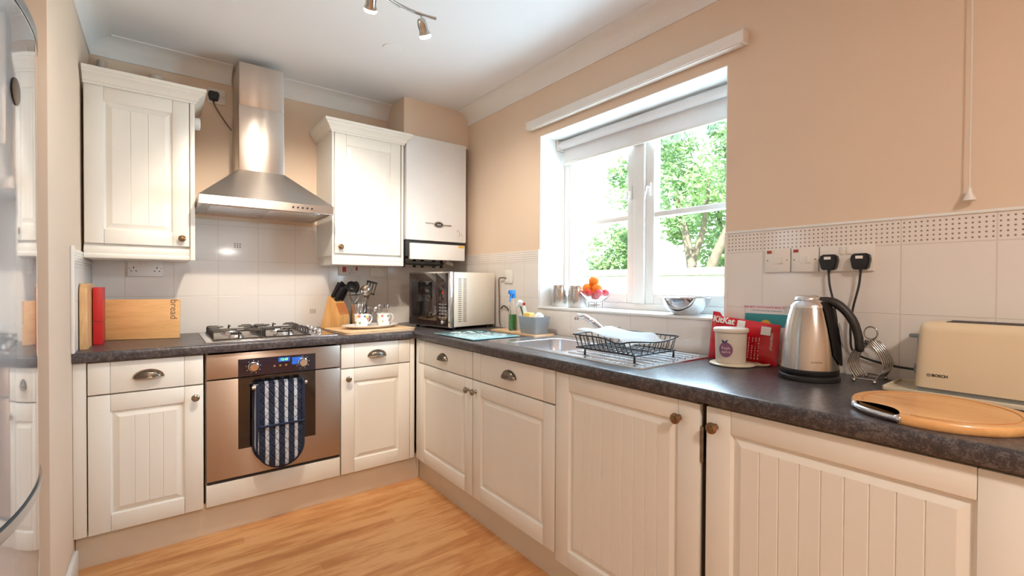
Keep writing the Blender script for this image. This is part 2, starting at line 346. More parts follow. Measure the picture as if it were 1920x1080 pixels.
# ------------------------------------------------------------------ mesh collector
class MB:
    def __init__(s): s.bm = bmesh.new(); s.mi = 0
    def _new(s, verts, faces, M=None):
        vs = [s.bm.verts.new((M @ Vector(v)) if M is not None else v) for v in verts]
        fs = []
        for f in faces:
            try:
                ff = s.bm.faces.new([vs[i] for i in f]); ff.material_index = s.mi; fs.append(ff)
            except ValueError: pass
        return vs, fs
    def box(s, x0, x1, y0, y1, z0, z1, bev=0.0, M=None, seg=2):
        v = [(x0,y0,z0),(x1,y0,z0),(x1,y1,z0),(x0,y1,z0),(x0,y0,z1),(x1,y0,z1),(x1,y1,z1),(x0,y1,z1)]
        f = [(3,2,1,0),(4,5,6,7),(0,1,5,4),(1,2,6,5),(2,3,7,6),(3,0,4,7)]
        vs, fs = s._new(v, f, M)
        if bev > 0:
            es = list({e for ff in fs for e in ff.edges})
            bmesh.ops.bevel(s.bm, geom=es, offset=bev, segments=seg, affect='EDGES', profile=0.5, material=-1)
        return s
    def prism(s, pts, ax, a0, a1, M=None, cap=True):
        n = len(pts)
        def P(p, a): return {'x': (a, p[0], p[1]), 'y': (p[0], a, p[1]), 'z': (p[0], p[1], a)}[ax]
        v = [P(p, a0) for p in pts]+[P(p, a1) for p in pts]
        f = [(i, (i+1) % n, n+(i+1) % n, n+i) for i in range(n)]
        if cap: f += [tuple(range(n-1, -1, -1)), tuple(range(n, 2*n))]
        s._new(v, f, M); return s
    def lathe(s, prof, c=(0, 0, 0), seg=32, M=None, sx=1.0, sy=1.0, a0=0.0, a1=2*PI):
        full = abs(a1-a0-2*PI) < 1e-6; n = seg if full else seg+1
        v = []; f = []
        for r, z in prof:
            for k in range(n):
                a = a0+(a1-a0)*k/seg; v.append((c[0]+r*sx*math.cos(a), c[1]+r*sy*math.sin(a), c[2]+z))
        for j in range(len(prof)-1):
            for k in range(seg):
                k2 = (k+1) % n; f.append((j*n+k, j*n+k2, (j+1)*n+k2, (j+1)*n+k))
        vs, fs = s._new(v, f, M)
        return s
    def cyl(s, c, r, h, seg=24, M=None, r2=None, bev=0.0):
        r2 = r if r2 is None else r2
        if bev: p = [(0, 0), (r-bev, 0), (r, bev), (r2, h-bev), (r2-bev, h), (0, h)]
        else: p = [(0, 0), (r, 0), (r2, h), (0, h)]
        return s.lathe(p, c, seg, M)
    def sphere(s, c, r, seg=20, sc=(1, 1, 1), M=None):
        p = [(max(1e-5, r*math.sin(PI*i/(seg//2))), -r*math.cos(PI*i/(seg//2))*sc[2]) for i in range(seg//2+1)]
        return s.lathe(p, c, seg, M, sc[0], sc[1])
    def tube(s, pts, r, seg=8, closed=False, M=None, flat=1.0):
        pts = [Vector(p) for p in pts]; n = len(pts)
        rs = r if isinstance(r, (list, tuple)) else [r]*n
        v = []; f = []; up = None
        for i, p in enumerate(pts):
            a = pts[(i-1) % n] if (closed or i > 0) else p; b = pts[(i+1) % n] if (closed or i < n-1) else p
            d = (b-a); d = d.normalized() if d.length > 1e-9 else Vector((0, 0, 1))
            if up is None: up = Vector((0, 0, 1)) if abs(d.z) < 0.9 else Vector((1, 0, 0))
            x = d.cross(up)
            if x.length < 1e-6: x = d.orthogonal()
            x.normalize(); u = x.cross(d).normalized(); up = u
            for k in range(seg):
                t = 2*PI*k/seg; v.append(p+x*(rs[i]*math.cos(t))+u*(rs[i]*flat*math.sin(t)))
        m = n if closed else n-1
        for i in range(m):
            for k in range(seg):
                j = (i+1) % n; f.append((i*seg+k, i*seg+(k+1) % seg, j*seg+(k+1) % seg, j*seg+k))
        if not closed:
            f.append(tuple(range(seg-1, -1, -1))); f.append(tuple(range((n-1)*seg, n*seg)))
        s._new(v, f, M); return s
    def quad(s, a, b, c, d, M=None): s._new([a, b, c, d], [(0, 1, 2, 3)], M); return s
    def text(s, txt, size, M, ext=0.0004, bend=None, bold=0.0):
        cu = bpy.data.curves.new('t', 'FONT'); cu.body = txt; cu.size = size; cu.extrude = ext; cu.offset = bold
        cu.align_x = 'CENTER'; cu.align_y = 'CENTER'; cu.resolution_u = 3
        o = bpy.data.objects.new('t', cu); me = o.to_mesh()
        vs = []
        for v in me.vertices:
            p = v.co.copy()
            if bend: a = p.x/bend; p = Vector(((bend+p.z)*math.sin(a), p.y, (bend+p.z)*math.cos(a)-bend))
            vs.append(s.bm.verts.new(M @ p))
        for f in me.polygons:
            try: s.bm.faces.new([vs[i] for i in f.vertices]).material_index = s.mi
            except ValueError: pass
        o.to_mesh_clear(); bpy.data.objects.remove(o); bpy.data.curves.remove(cu)
        return s
    def build(s, name, m, parent=None, loc=None, smooth=40, normals=True):
        if normals: bmesh.ops.recalc_face_normals(s.bm, faces=s.bm.faces)
        lim = math.radians(smooth)
        for f in s.bm.faces: f.smooth = smooth > 0
        for e in s.bm.edges:
            if len(e.link_faces) == 2:
                try: e.smooth = e.calc_face_angle() < lim
                except ValueError: e.smooth = False
        me = bpy.data.meshes.new(name); s.bm.to_mesh(me); s.bm.free()
        for mm in (m if isinstance(m, (list, tuple)) else [m]): me.materials.append(mm)
        o = bpy.data.objects.new(name, me); COL.objects.link(o)
        if parent: o.parent = parent
        if loc: o.location = loc
        return o

def thing(name, label, cat, loc=(0, 0, 0), rz=0.0, group=None):
    o = bpy.data.objects.new(name, None); COL.objects.link(o); o.empty_display_size = 0.05
    o.location = loc; o.rotation_euler = (0, 0, rz)
    return tag(o, label, cat, group)
def tag(o, label, cat, group=None):
    o['label'] = label; o['category'] = cat
    if group: o['group'] = group
    return o
def struct(o, label=None):
    o['kind'] = 'structure'
    if label: o['label'] = label
    return o
def copy_tree(o, parent=None):
    c = o.copy(); COL.objects.link(c)
    if parent: c.parent = parent
    for ch in list(o.children): copy_tree(ch, c)
    return c
def RX(a): return Matrix.Rotation(a, 4, 'X')
def RY(a): return Matrix.Rotation(a, 4, 'Y')
def RZ(a): return Matrix.Rotation(a, 4, 'Z')
def T(x, y, z): return Matrix.Translation((x, y, z))

# ================================================================== ROOM
XL, CZ = -2.05, 2.445
WT, ZT = 0.912, 0.912   # worktop height
# walls
struct(MB().box(-2.15, 0.30, 0.0, 0.15, -0.05, CZ+0.1).build('wall_back', WALLP, smooth=0), 'peach painted back wall behind hob and hood')
WY0, WY1, WZ0, WZ1 = -2.286, -1.112, 1.040, 2.080
wr = MB()
wr.box(0, 0.30, WY1, 0.0, -0.05, CZ+0.1); wr.box(0, 0.30, -6.0, WY0, -0.05, CZ+0.1)
wr.box(0, 0.30, WY0, WY1, -0.05, WZ0); wr.box(0, 0.30, WY0, WY1, WZ1, CZ+0.1)
struct(wr.build('wall_right', WALLP, smooth=0), 'peach painted wall with the window')
struct(MB().box(-2.15, XL, -1.13, 0.0, -0.05, CZ+0.1).build('wall_left', WALLP, smooth=0), 'short peach stub wall beside the fridge')
wl = MB(); wl.box(-2.90, -2.80, -6.0, -1.13, -0.05, CZ+0.1); wl.box(-2.90, -2.15, -1.13, -1.03, -0.05, CZ+0.1)
struct(wl.build('wall_left_rear', WALLD, smooth=0))
struct(MB().box(-2.90, 0.30, -6.15, -6.0, -0.05, CZ+0.1).build('wall_rear', WALLD, smooth=0))
struct(MB().box(-2.9, 0.30, -6.15, 0.15, -0.08, 0.0).build('floor', FLOOR, smooth=0), 'oak strip laminate floor')
struct(MB().box(-2.9, 0.30, -6.15, 0.15, CZ, CZ+0.1).build('ceiling', CEIL, smooth=0), 'white ceiling')
# boxing above boiler
struct(MB().box(-0.495, 0.0, -0.28, 0.0, 2.182, CZ).build('wall_boxing', WALLP, smooth=0), 'peach boxed-in flue above the boiler')
# window reveal lining
rv = MB(); t_ = 0.004
rv.box(0.001, 0.20, WY0, WY1, WZ1-t_, WZ1); rv.box(0.001, 0.20, WY1-t_, WY1, WZ0, WZ1-t_); rv.box(0.001, 0.20, WY0, WY0+t_, WZ0, WZ1-t_)
struct(rv.build('trim_1', REVEAL, smooth=0), 'white painted window reveal')
struct(MB().box(0.0, 0.20, WY0+0.001, WY1-0.001, WZ0, 1.066).box(-0.016, 0.01, WY0+0.001, WY1-0.001, 1.055, 1.066, bev=0.003).build('trim_2', WHITE), 'white window sill board')

# coving : concave profile, d = out from wall, z
def coving(n, ax, a0, a1, sgn, wall, label):
    K = 0.092; pts = [(0.0, CZ), (0.0, CZ-K), (0.006, CZ-K), (0.006, CZ-K+0.006)]
    for i in range(1, 10):
        a = (PI/2)*i/10
        pts.append((0.006+(K-0.016)*(1-math.cos(a)), CZ-K+0.006+(K-0.014)*math.sin(a)))
    pts += [(K-0.008, CZ-0.006), (K, CZ-0.006), (K, CZ)]
    pr = [(wall+sgn*d, z) for d, z in pts]
    struct(MB().prism(pr, ax, a0, a1).build('trim_%d' % n, COVE, smooth=25), label)
coving(3, 'x', -2.05, -1.44, -1, 0.0, 'white ceiling coving left of the chimney')
coving(4, 'x', -1.21, -0.495, -1, 0.0, 'white ceiling coving right of the chimney')
coving(5, 'y', -6.0, -0.28, -1, 0.0, 'white ceiling coving along window wall')
coving(6, 'y', -1.13, 0.0, 1, XL, 'white ceiling coving on the stub wall')
# tiles
struct(MB().box(-2.042, -0.50, -0.008, 0, 0.905, 1.562, bev=0.002).box(-0.498, 0.0, -0.008, 0, 0.905, 1.40).build('trim_7', TILEB), 'cream ceramic tiles on the back wall')
struct(MB().box(XL, XL+0.008, -0.655, 0, 0.912, 1.335, bev=0.002).build('trim_8', TILEL), 'cream tiles on the stub wall')
tr_ = MB(); tr_.box(-0.008, 0, WY1, -0.008, 0.905, 1.404); tr_.box(-0.008, 0, -4.2, WY0, 0.905, 1.404); tr_.box(-0.008, 0, WY0, WY1, 0.905, 1.055)
struct(tr_.build('trim_9', TILER, smooth=0), 'cream tiles with dotted border on window wall')
struct(MB().box(XL, XL+0.012, -0.672, -0.655, 0.912, 1.345, bev=0.004).build('trim_10', WHITE), 'white tile edging on the stub wall')
struct(MB().box(-0.014, 0, WY0-0.010, WY0, 0.912, 1.41, bev=0.003).box(-0.012, 0, -4.2, WY0-0.010, 1.404, 1.413, bev=0.002).build('trim_11', WHITE), 'white tile edging right of the window')
struct(MB().box(XL, XL+0.016, -1.13, -0.64, 0, 0.11, bev=0.004).build('baseboard_left', WHITE), 'white skirting board on the stub wall')
# decor marks on two tiles (small 3x3 prints)
for n, (cx, cz) in enumerate(((-1.412, 1.419), (-0.996, 1.015))):
    mb = MB()
    for i in range(3):
        for j in range(3):
            mb.box(cx-0.017+i*0.013, cx-0.009+i*0.013, -0.0086, -0.0078, cz-0.014+j*0.010, cz-0.009+j*0.010)
    struct(mb.build('trim_%d' % (12+n), CABLE, smooth=0), 'small printed dot motif on a tile')

# ------------------------------------------------------------------ window
wf = MB()
X0, X1 = 0.195, 0.255
wf.box(X0, X1, WY1-0.045, WY1-0.004, 1.066, 2.076, bev=0.003); wf.box(X0, X1, WY0+0.004, WY0+0.045, 1.066, 2.076, bev=0.003)
wf.box(X0, X1, WY0+0.045, WY1-0.045, 1.066, 1.100, bev=0.003); wf.box(X0, X1, WY0+0.045, WY1-0.045, 2.03, 2.076, bev=0.003)
wf.box(X0-0.012, X1, -1.735, -1.665, 1.10, 2.03, bev=0.004)
win = struct(wf.build('window_1', WHITE), 'white wooden casement window above the sink')
for k, (ya, yb) in enumerate(((-1.665, -1.157), (-2.241, -1.735))):
    sh = MB(); w = 0.052; a, b_ = X0+0.004, X1-0.006
    sh.box(a, b_, ya, ya+w, 1.10, 2.03, bev=0.004); sh.box(a, b_, yb-w, yb, 1.10, 2.03, bev=0.004)
    sh.box(a, b_, ya+w, yb-w, 1.10, 1.10+w, bev=0.004); sh.box(a, b_, ya+w, yb-w, 2.03-w, 2.03, bev=0.004)
    sh.box(a+0.004, b_-0.004, ya+w, yb-w, 1.545, 1.572, bev=0.003)
    so = sh.build('sash', WHITE, win)
    MB().box(0.226, 0.230, ya+w-0.004, yb-w+0.004, 1.13, 2.0).build('pane', PANE, so, smooth=0)
    hy = ya+0.026 if k == 0 else yb-0.026
    MB().box(X0-0.006, X0+0.004, hy-0.010, hy+0.010, 1.655, 1.725, bev=0.003).tube([(X0-0.004, hy, 1.70), (X0-0.026, hy, 1.70), (X0-0.030, hy, 1.675), (X0-0.030, hy+0.012, 1.64)], 0.005).build('handle', WHITE, so)
# roller blind
bl = thing('roller_blind', 'white roller blind rolled up at the top of the window recess', 'blind', (0.150, -1.70, 2.045))
MB().cyl((0, 0, 0), 0.024, 1.13, 24, M=T(0, -0.565, 0) @ RX(-PI/2)).build('roller', BLIND, bl)
MB().box(0.020, 0.0225, -0.560, 0.560, -0.105, 0.0).build('fabric', BLIND, bl, smooth=0)
MB().box(0.014, 0.028, -0.560, 0.560, -0.118, -0.103, bev=0.003).build('bottom_bar', PLASW, bl)
for s_ in (-1, 1): MB().box(-0.028, 0.030, s_*0.574-0.008, s_*0.574+0.008, -0.03, 0.031, bev=0.003).build('bracket', PLASW, bl)
# pelmet bar over the window
pb = thing('curtain_headrail', 'long white headrail fixed to the wall above the window', 'curtain rail', (0, -1.70, 2.127))
MB().box(-0.045, 0.0, -0.665, 0.665, 0, 0.045, bev=0.004).build('rail', WHITE, pb)
for s_ in (-1, 1): MB().box(-0.047, 0.0, s_*0.668-0.004, s_*0.668+0.004, -0.002, 0.047, bev=0.002).build('end_cap', PLASW, pb)
MB().box(-0.040, -0.010, -0.655, 0.655, -0.004, 0.001).build('track', PLASW, pb, smooth=0)
# pull cord on right wall
pc = thing('light_pull_cord', 'white pull cord with conical knob hanging on the right wall', 'pull cord', (-0.02, -3.006, 1.44))
MB().tube([(0, 0, 0.03), (0.001, 0.0, 0.5), (0.002, 0, 1.005)], 0.0018, 6).build('cord', PLASW, pc)
MB().lathe([(0.0, 0.036), (0.004, 0.035), (0.006, 0.022), (0.014, 0.004), (0.0145, 0), (0, 0)], seg=20).build('pull_knob', PLASW, pc)

# ================================================================== KITCHEN UNITS
def ramp_frame(mb, x0, x1, z0, z1, y_a, y_b, dx):
    """sloping moulding ring from outer rect at y_a to inner rect (inset dx) at y_b"""
    o = [(x0, y_a, z0), (x1, y_a, z0), (x1, y_a, z1), (x0, y_a, z1)]
    i = [(x0+dx, y_b, z0+dx), (x1-dx, y_b, z0+dx), (x1-dx, y_b, z1-dx), (x0+dx, y_b, z1-dx)]
    for k in range(4):
        l = (k+1) % 4; mb.quad(o[k], o[l], i[l], i[k])
def panel_door(mb, x0, x1, z0, z1, st=0.07, rl=0.07, groove=0.047, TH=0.020):
    g = 0.0007; b = 0.0022
    mb.box(x0, x0+st-g, 0, TH, z0, z1, bev=b); mb.box(x1-st+g, x1, 0, TH, z0, z1, bev=b)
    mb.box(x0+st, x1-st, 0.0002, TH, z1-rl, z1, bev=0.0012); mb.box(x0+st, x1-st, 0.0002, TH, z0, z0+rl, bev=0.0012)
    a0, a1, c0, c1 = x0+st, x1-st, z0+rl, z1-rl
    ramp_frame(mb, a0-0.001, a1+0.001, c0-0.001, c1+0.001, 0.001, 0.0095, 0.006)
    ramp_frame(mb, a0+0.005, a1-0.005, c0+0.005, c1-0.005, 0.0095, 0.0085, 0.004)
    ramp_frame(mb, a0+0.009, a1-0.009, c0+0.009, c1-0.009, 0.0085, 0.0015, 0.019)
    f0, f1, h0, h1 = a0+0.028, a1-0.028, c0+0.028, c1-0.028
    pts = [(f0, 0.0015)]
    if groove:
        n = max(2, round((f1-f0)/groove)); p = (f1-f0)/n
        for k in range(1, n):
            x = f0+k*p; pts += [(x-0.0022, 0.0015), (x-0.0005, 0.0036), (x+0.0005, 0.0036), (x+0.0022, 0.0015)]
    pts += [(f1, 0.0015), (f1, 0.012), (f0, 0.012)]
    mb.prism(pts, 'z', h0, h1)
    return mb
def slab_front(mb, x0, x1, z0, z1, st=0.07, TH=0.020):
    g = 0.0007
    mb.box(x0, x0+st-g, 0, TH, z0, z1, bev=0.0022); mb.box(x1-st+g, x1, 0, TH, z0, z1, bev=0.0022); mb.box(x0+st, x1-st, 0.0002, TH, z0, z1, bev=0.0015)
    return mb
def knob(parent, x, z, m=PEWTER):
    p = [(0.0, 0.0), (0.009, 0.0), (0.0085, 0.003), (0.0055, 0.007), (0.0055, 0.012), (0.010, 0.015), (0.0150, 0.019), (0.0163, 0.023), (0.0150, 0.027), (0.010, 0.0300), (0.0085, 0.0295), (0.0080, 0.031), (0.0, 0.032)]
    return MB().lathe(p, (0, 0, 0), 28, M=T(x, 0, z) @ RX(PI/2)).build('knob', m, parent)
def cup_handle(parent, x, z, m=PEWTER, w=0.098):
    mb = MB(); a = w/2; H = 0.032; D = 0.024; n, k = 20, 8
    V = []; F = []
    for j in range(k+1):            # j from back plate rim to outer lip (quarter ellipsoid, open below)
        ph = (PI/2)*j/k
        for i in range(n+1):
            th = PI*i/n
            V.append((x+a*math.cos(th)*math.cos(ph*0.55) if 0 else x+a*math.cos(th)*(1-0.10*math.sin(ph)), -D*math.sin(ph)*(0.35+0.65*math.sin(th)**0.7 if th > 0 and th < PI else 0.35), z-0.012+H*math.sin(th)*(math.cos(ph)**0.8 if j < k else 0.0)*1.0+0.000))
    for j in range(k):
        for i in range(n): F.append((j*(n+1)+i, j*(n+1)+i+1, (j+1)*(n+1)+i+1, (j+1)*(n+1)+i))
    vs, fs = mb._new(V, F)
    bmesh.ops.solidify(mb.bm, geom=fs, thickness=0.0025)
    fl = [(a+0.006)*math.cos(PI*i/24) for i in range(25)]
    pts = [(x+(a+0.005)*math.cos(PI*i/24), z-0.013+(H+0.005)*math.sin(PI*i/24)) for i in range(25)]
    pin = [(x+(a-0.004)*math.cos(PI*i/24), z-0.013+(H-0.004)*math.sin(PI*i/24)) for i in range(24, -1, -1)]
    mb.prism(pts+pin, 'y', -0.0022, 0.0)
    mb.tube([(x-a+0.001, -0.010, z-0.013), (x-a*0.7, -0.019, z-0.0135), (x-a*0.35, -0.0235, z-0.0135), (x, -0.0245, z-0.0135), (x+a*0.35, -0.0235, z-0.0135), (x+a*0.7, -0.019, z-0.0135), (x+a-0.001, -0.010, z-0.013)], 0.0022)
    return mb.build('cup_handle', m, parent, smooth=60)

ZD0, ZD1, ZB, ZTOP = 0.7320, 0.7260, 0.1500, 0.8640
def base_unit(label, loc, rz, w, drawer=True, knob_x=None, groove=0.047, filler=0.0, zb=ZB, name='base_cabinet', depth=0.55, fr=0.0, tall_top=ZTOP, st=0.07, low=False):
    t = thing(name, label, 'cabinet', loc, rz)
    ct = 0.868 if not low else 0.745
    cm = MB().box(0.0, w, 0.022, depth, 0.152, ct)
    if low: cm.box(0.0, w, 0.022, 0.060, ct, 0.868)
    cm.build('carcass', CARC, t, smooth=0)
    if filler: MB().box(-filler, -0.002, 0.004, 0.030, zb, 0.868, bev=0.001).build('filler_strip', CREAM, t)
    if fr: MB().box(w+0.002, w+fr, 0.004, 0.030, zb, 0.868, bev=0.001).build('filler_strip', CREAM, t)
    dtop = tall_top
    if drawer:
        d = slab_front(MB(), 0.002, w-0.002, ZD0, ZTOP).build('drawer', CREAM, t)
        cup_handle(d, w*0.5, 0.798); dtop = ZD1
    do = panel_door(MB(), 0.002, w-0.002, zb, dtop, groove=groove, st=st).build('door', CREAM, t)
    if knob_x is not None: knob(do, knob_x, dtop-0.052, PEWTER if drawer else BRASSK)
    return t
YD, XD = -0.635, -0.572
A = base_unit('cream base cabinet with drawer in the left corner beside the oven', (-2.007, YD, 0), 0, 0.392, knob_x=0.392-0.032, filler=0.042)
C_ = base_unit('cream base cabinet with drawer right of the oven, in the inner corner', (-1.004, YD, 0), 0, 0.398, knob_x=0.036, groove=0, fr=0.030)
D_ = base_unit('narrow-looking sink-run base cabinet next to the inner corner, knob on right', (XD, -0.680, 0), -PI/2, 0.610, knob_x=0.582, groove=0, filler=0.040, depth=0.545)
E_ = base_unit('base cabinet under the sink with drawer and left-hand knob', (XD, -1.294, 0), -PI/2, 0.611, knob_x=0.030, groove=0, depth=0.545, low=True)
def tall_unit(label, y, w, kx, kz=0.810, gap=False):
    t = thing('base_cabinet', label, 'cabinet', (XD, y, 0), -PI/2)
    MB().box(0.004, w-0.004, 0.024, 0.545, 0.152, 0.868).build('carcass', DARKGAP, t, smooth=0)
    do = panel_door(MB(), 0.002, w-0.002, 0.128, 0.862, st=0.072, rl=0.062).build('door', CREAM, t)
    knob(do, kx, kz, BRASSK)
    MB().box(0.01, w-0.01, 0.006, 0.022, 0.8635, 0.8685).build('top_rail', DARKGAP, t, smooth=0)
    return t
F_ = tall_unit('full-height cream appliance door with grooves and right-hand bronze knob', -1.908, 0.620, 0.552)
MB().box(0.6205, 0.630, 0.001, 0.02, 0.70, 0.80).build('hinge', PEWTER, F_)
G_ = tall_unit('nearest full-height cream door under the toaster, bronze knob at left', -2.545, 0.632, 0.030)
# end unit beyond the frame
Hu = thing('base_cabinet', 'plain cream end cabinet at the near right edge', 'cabinet', (XD, -3.180, 0), -PI/2)
MB().box(0.002, 0.60, 0.022, 0.545, 0.152, 0.868).build('carcass', CARC, Hu, smooth=0)
knob(panel_door(MB(), 0.002, 0.596, 0.128, 0.862).build('door', CREAM, Hu), 0.56, 0.81, BRASSK)

# plinths
tag(MB().box(-2.048, -0.524, -0.583, -0.567, 0.0, 0.150, bev=0.001).build('plinth', CREAMP), 'long cream plinth board under the oven run', 'plinth')
tag(MB().box(-0.522, -0.506, -3.78, -0.584, 0.0, 0.150, bev=0.001).build('plinth', CREAMP), 'long cream plinth board under the sink run', 'plinth')

# ---- worktops : post-formed front edge
def nose(front, sgn, back):
    """profile (h,z), front edge rounded; sgn = +1 if the body lies at larger h"""
    r = 0.012; pts = [(back, ZT-0.040), (back, ZT), ]
    for i in range(7):
        a = PI/2*i/6; pts.append((front+sgn*(r-r*math.sin(a)), ZT-r+r*math.cos(a)))
    pts += [(front, ZT-0.034), (front+sgn*0.003, ZT-0.040)]
    return pts
tag(MB().prism(nose(-0.655, 1, -0.0085), 'x', -2.049, -0.600).build('worktop', WORK, smooth=30), 'dark slate-effect worktop carrying the hob and wooden boards', 'worktop')
wt = MB()
SX0, SX1, SY0, SY1 = -0.492, -0.050, -2.262, -1.298
wt.prism(nose(-0.590, 1, SX0+0.012), 'y', -3.80, -0.655)
wt.box(SX0+0.012, -0.0085, SY1-0.010, -0.655, ZT-0.040, ZT); wt.box(SX0+0.012, -0.0085, -3.80, SY0+0.010, ZT-0.040, ZT)
wt.box(SX1-0.010, -0.0085, SY0+0.010, SY1-0.010, ZT-0.040, ZT)
wt.box(-0.600, -0.0085, -0.655, -0.0085, ZT-0.040, ZT)
tag(wt.build('worktop', WORK, smooth=30), 'dark slate-effect worktop running under the window with the inset sink', 'worktop')
tag(MB().box(-0.603, -0.597, -0.660, -0.30, ZT, ZT+0.0012).build('joint_strip', PEWTER), 'thin metal strip covering the corner joint of the worktops', 'joint strip')

# ---- upper cabinets
def upper(label, x, w, dx0, dx1, groove, knob_x, cornice_l, cornice_r, postr, postl=0.0):
    t = thing('wall_cabinet', label, 'cabinet', (x, -0.352, 1.310))
    H = 0.79
    MB().box(0.0, w, 0.022, 0.350, 0.055, H).build('carcass', CREAM, t, smooth=0)
    if postr: MB().box(w-postr, w, -0.002, 0.022, 0.0, H, bev=0.002).build('side_post', CREAM, t)
    if postl: MB().box(0.0, postl, -0.002, 0.022, 0.0, H, bev=0.002).build('side_post', CREAM, t)
    mb = panel_door(MB(), dx0, dx1, 0.068, H-0.002, groove=groove, rl=0.066, st=0.067)
    do = mb.build('door', CREAM, t); knob(do, knob_x, 0.106, BRASSK)
    # moulded light pelmet
    pr = [(0.350, 0.0), (0.006, 0.0), (0.003, 0.004), (0.003, 0.016), (0.010, 0.022), (0.006, 0.030), (0.006, 0.040), (0.014, 0.046), (0.014, 0.056), (0.350, 0.056)]
    MB().prism(pr, 'x', postl, w-postr).build('light_pelmet', CREAM, t)
    # cornice: profile offset/height
    cp = [(0.0, 0.0), (0.006, 0.0), (0.006, 0.010), (0.012, 0.013), (0.016, 0.024), (0.026, 0.036), (0.036, 0.044), (0.038, 0.052), (0.046, 0.055), (0.047, 0.070), (0.0, 0.070)]
    cb = MB(); V = []; F = []; n = len(cp)
    path = []
    if cornice_l: path.append(lambda o: (-o, 0.350))
    path.append(lambda o: ((-o if cornice_l else 0.0), -o)); path.append(lambda o: ((w+o if cornice_r else w), -o))
    if cornice_r: path.append(lambda o: (w+o, 0.350))
    for fn in path:
        for o, z in cp: px, py = fn(o); V.append((px, py-0.002, H-0.004+z))
    for k in range(len(path)-1):
        for i in range(n): F.append((k*n+i, k*n+(i+1) % n, (k+1)*n+(i+1) % n, (k+1)*n+i))
    F.append(tuple(range(n))); F.append(tuple((len(path)-1)*n+i for i in range(n)))
    cb._new(V, F); cb.build('cornice', CREAM, t, smooth=25)
    MB().box(0.002, w-0.002, 0.0, 0.348, H, H+0.012).build('top_panel', CREAM, t, smooth=0)
    return t
U1 = upper('cream wall cabinet with bronze knob, left of the cooker hood', -2.041, 0.409, 0.003, 0.386, 0.062, 0.386-0.030, False, True, 0.020)
U2 = upper('cream wall cabinet between the cooker hood and the boiler', -0.973, 0.445, 0.016, 0.425, 0, 0.046, True, True, 0.014, 0.012)

# pipes above left cabinet
tag(MB().cyl((0, 0, 0), 0.017, 0.215, 20, bev=0.002).build('pipe_stub', PIPE, loc=(-2.00, -0.028, 2.11)), 'short pale pipe stub above the left wall cabinet by the corner', 'pipe')
tag(MB().cyl((0, 0, 0), 0.028, 0.195, 20, bev=0.003).build('pipe_stub', PIPE, loc=(-1.785, -0.036, 2.11)), 'short pale pipe stub above the middle of the left wall cabinet', 'pipe')
tag(MB().cyl((0, 0, 0), 0.032, 0.030, 24, M=RY(PI/2), bev=0.006).build('pipe_collar', PLASW, loc=(-1.631, -0.20, 2.040)), 'white pipe collar on the side of the left wall cabinet', 'pipe collar')

# ================================================================== COOKER HOOD
hd = thing('cooker_hood', 'stainless steel chimney cooker hood above the gas hob', 'cooker hood', (-1.315, -0.008, 1.545))
cx = 0.0
mb = MB(); x0, x1, y0, y1 = -0.310, 0.312, -0.492, 0.0
tx0, tx1, ty0 = -0.122, 0.100, -0.285
zl, zt = 0.083, 0.268
V = [(x0, y0, zl), (x1, y0, zl), (x1, y1, zl), (x0, y1, zl), (tx0, ty0, zt), (tx1, ty0, zt), (tx1, y1, zt), (tx0, y1, zt)]
mb._new(V, [(0, 1, 5, 4), (1, 2, 6, 5), (2, 3, 7, 6), (3, 0, 4, 7)]); mb.build('canopy', STEELH, hd, smooth=20)
mb = MB(); w_ = 0.012
mb.box(x0, x1, y0, y0+w_, 0.038, zl, bev=0.0015); mb.box(x0, x0+w_, y0+w_, y1, 0.038, zl, bev=0.0015); mb.box(x1-w_, x1, y0+w_, y1, 0.038, zl, bev=0.0015); mb.box(x0+w_, x1-w_, y1-w_, y1, 0.038, zl)
lip = mb.build('lip', STEELH, hd, smooth=20)
MB().box(x0+w_, x1-w_, y0+w_, y1-w_, 0.044, 0.050).build('underside_plate', STEELH, hd, smooth=0)
for k in range(2):
    f = MB(); a = x0+0.05+k*0.266
    f.box(a, a+0.250, y0+0.07, y1-0.07, 0.0405, 0.045, bev=0.0015)
    f.box(a+0.10, a+0.15, y0+0.085, y0+0.10, 0.038, 0.041, bev=0.001)
    f.build('grease_filter', STEELS, hd)
for k in range(5):
    MB().cyl((0, 0, 0), 0.0048, 0.004, 14, M=T(0.103+k*0.0235, y0, 0.061) @ RX(PI/2)).build('button', BLACKP, lip)
ch = MB(); ch.box(tx0+0.001, tx1-0.001, ty0+0.001, 0.0, zt-0.004, 0.62, bev=0.002); ch.build('chimney_lower', STEELH, hd)
ch = MB(); ch.box(tx0+0.003, tx1-0.003, ty0+0.003, 0.0, 0.62, 0.852, bev=0.002); ch.build('chimney_upper', STEELH, hd)

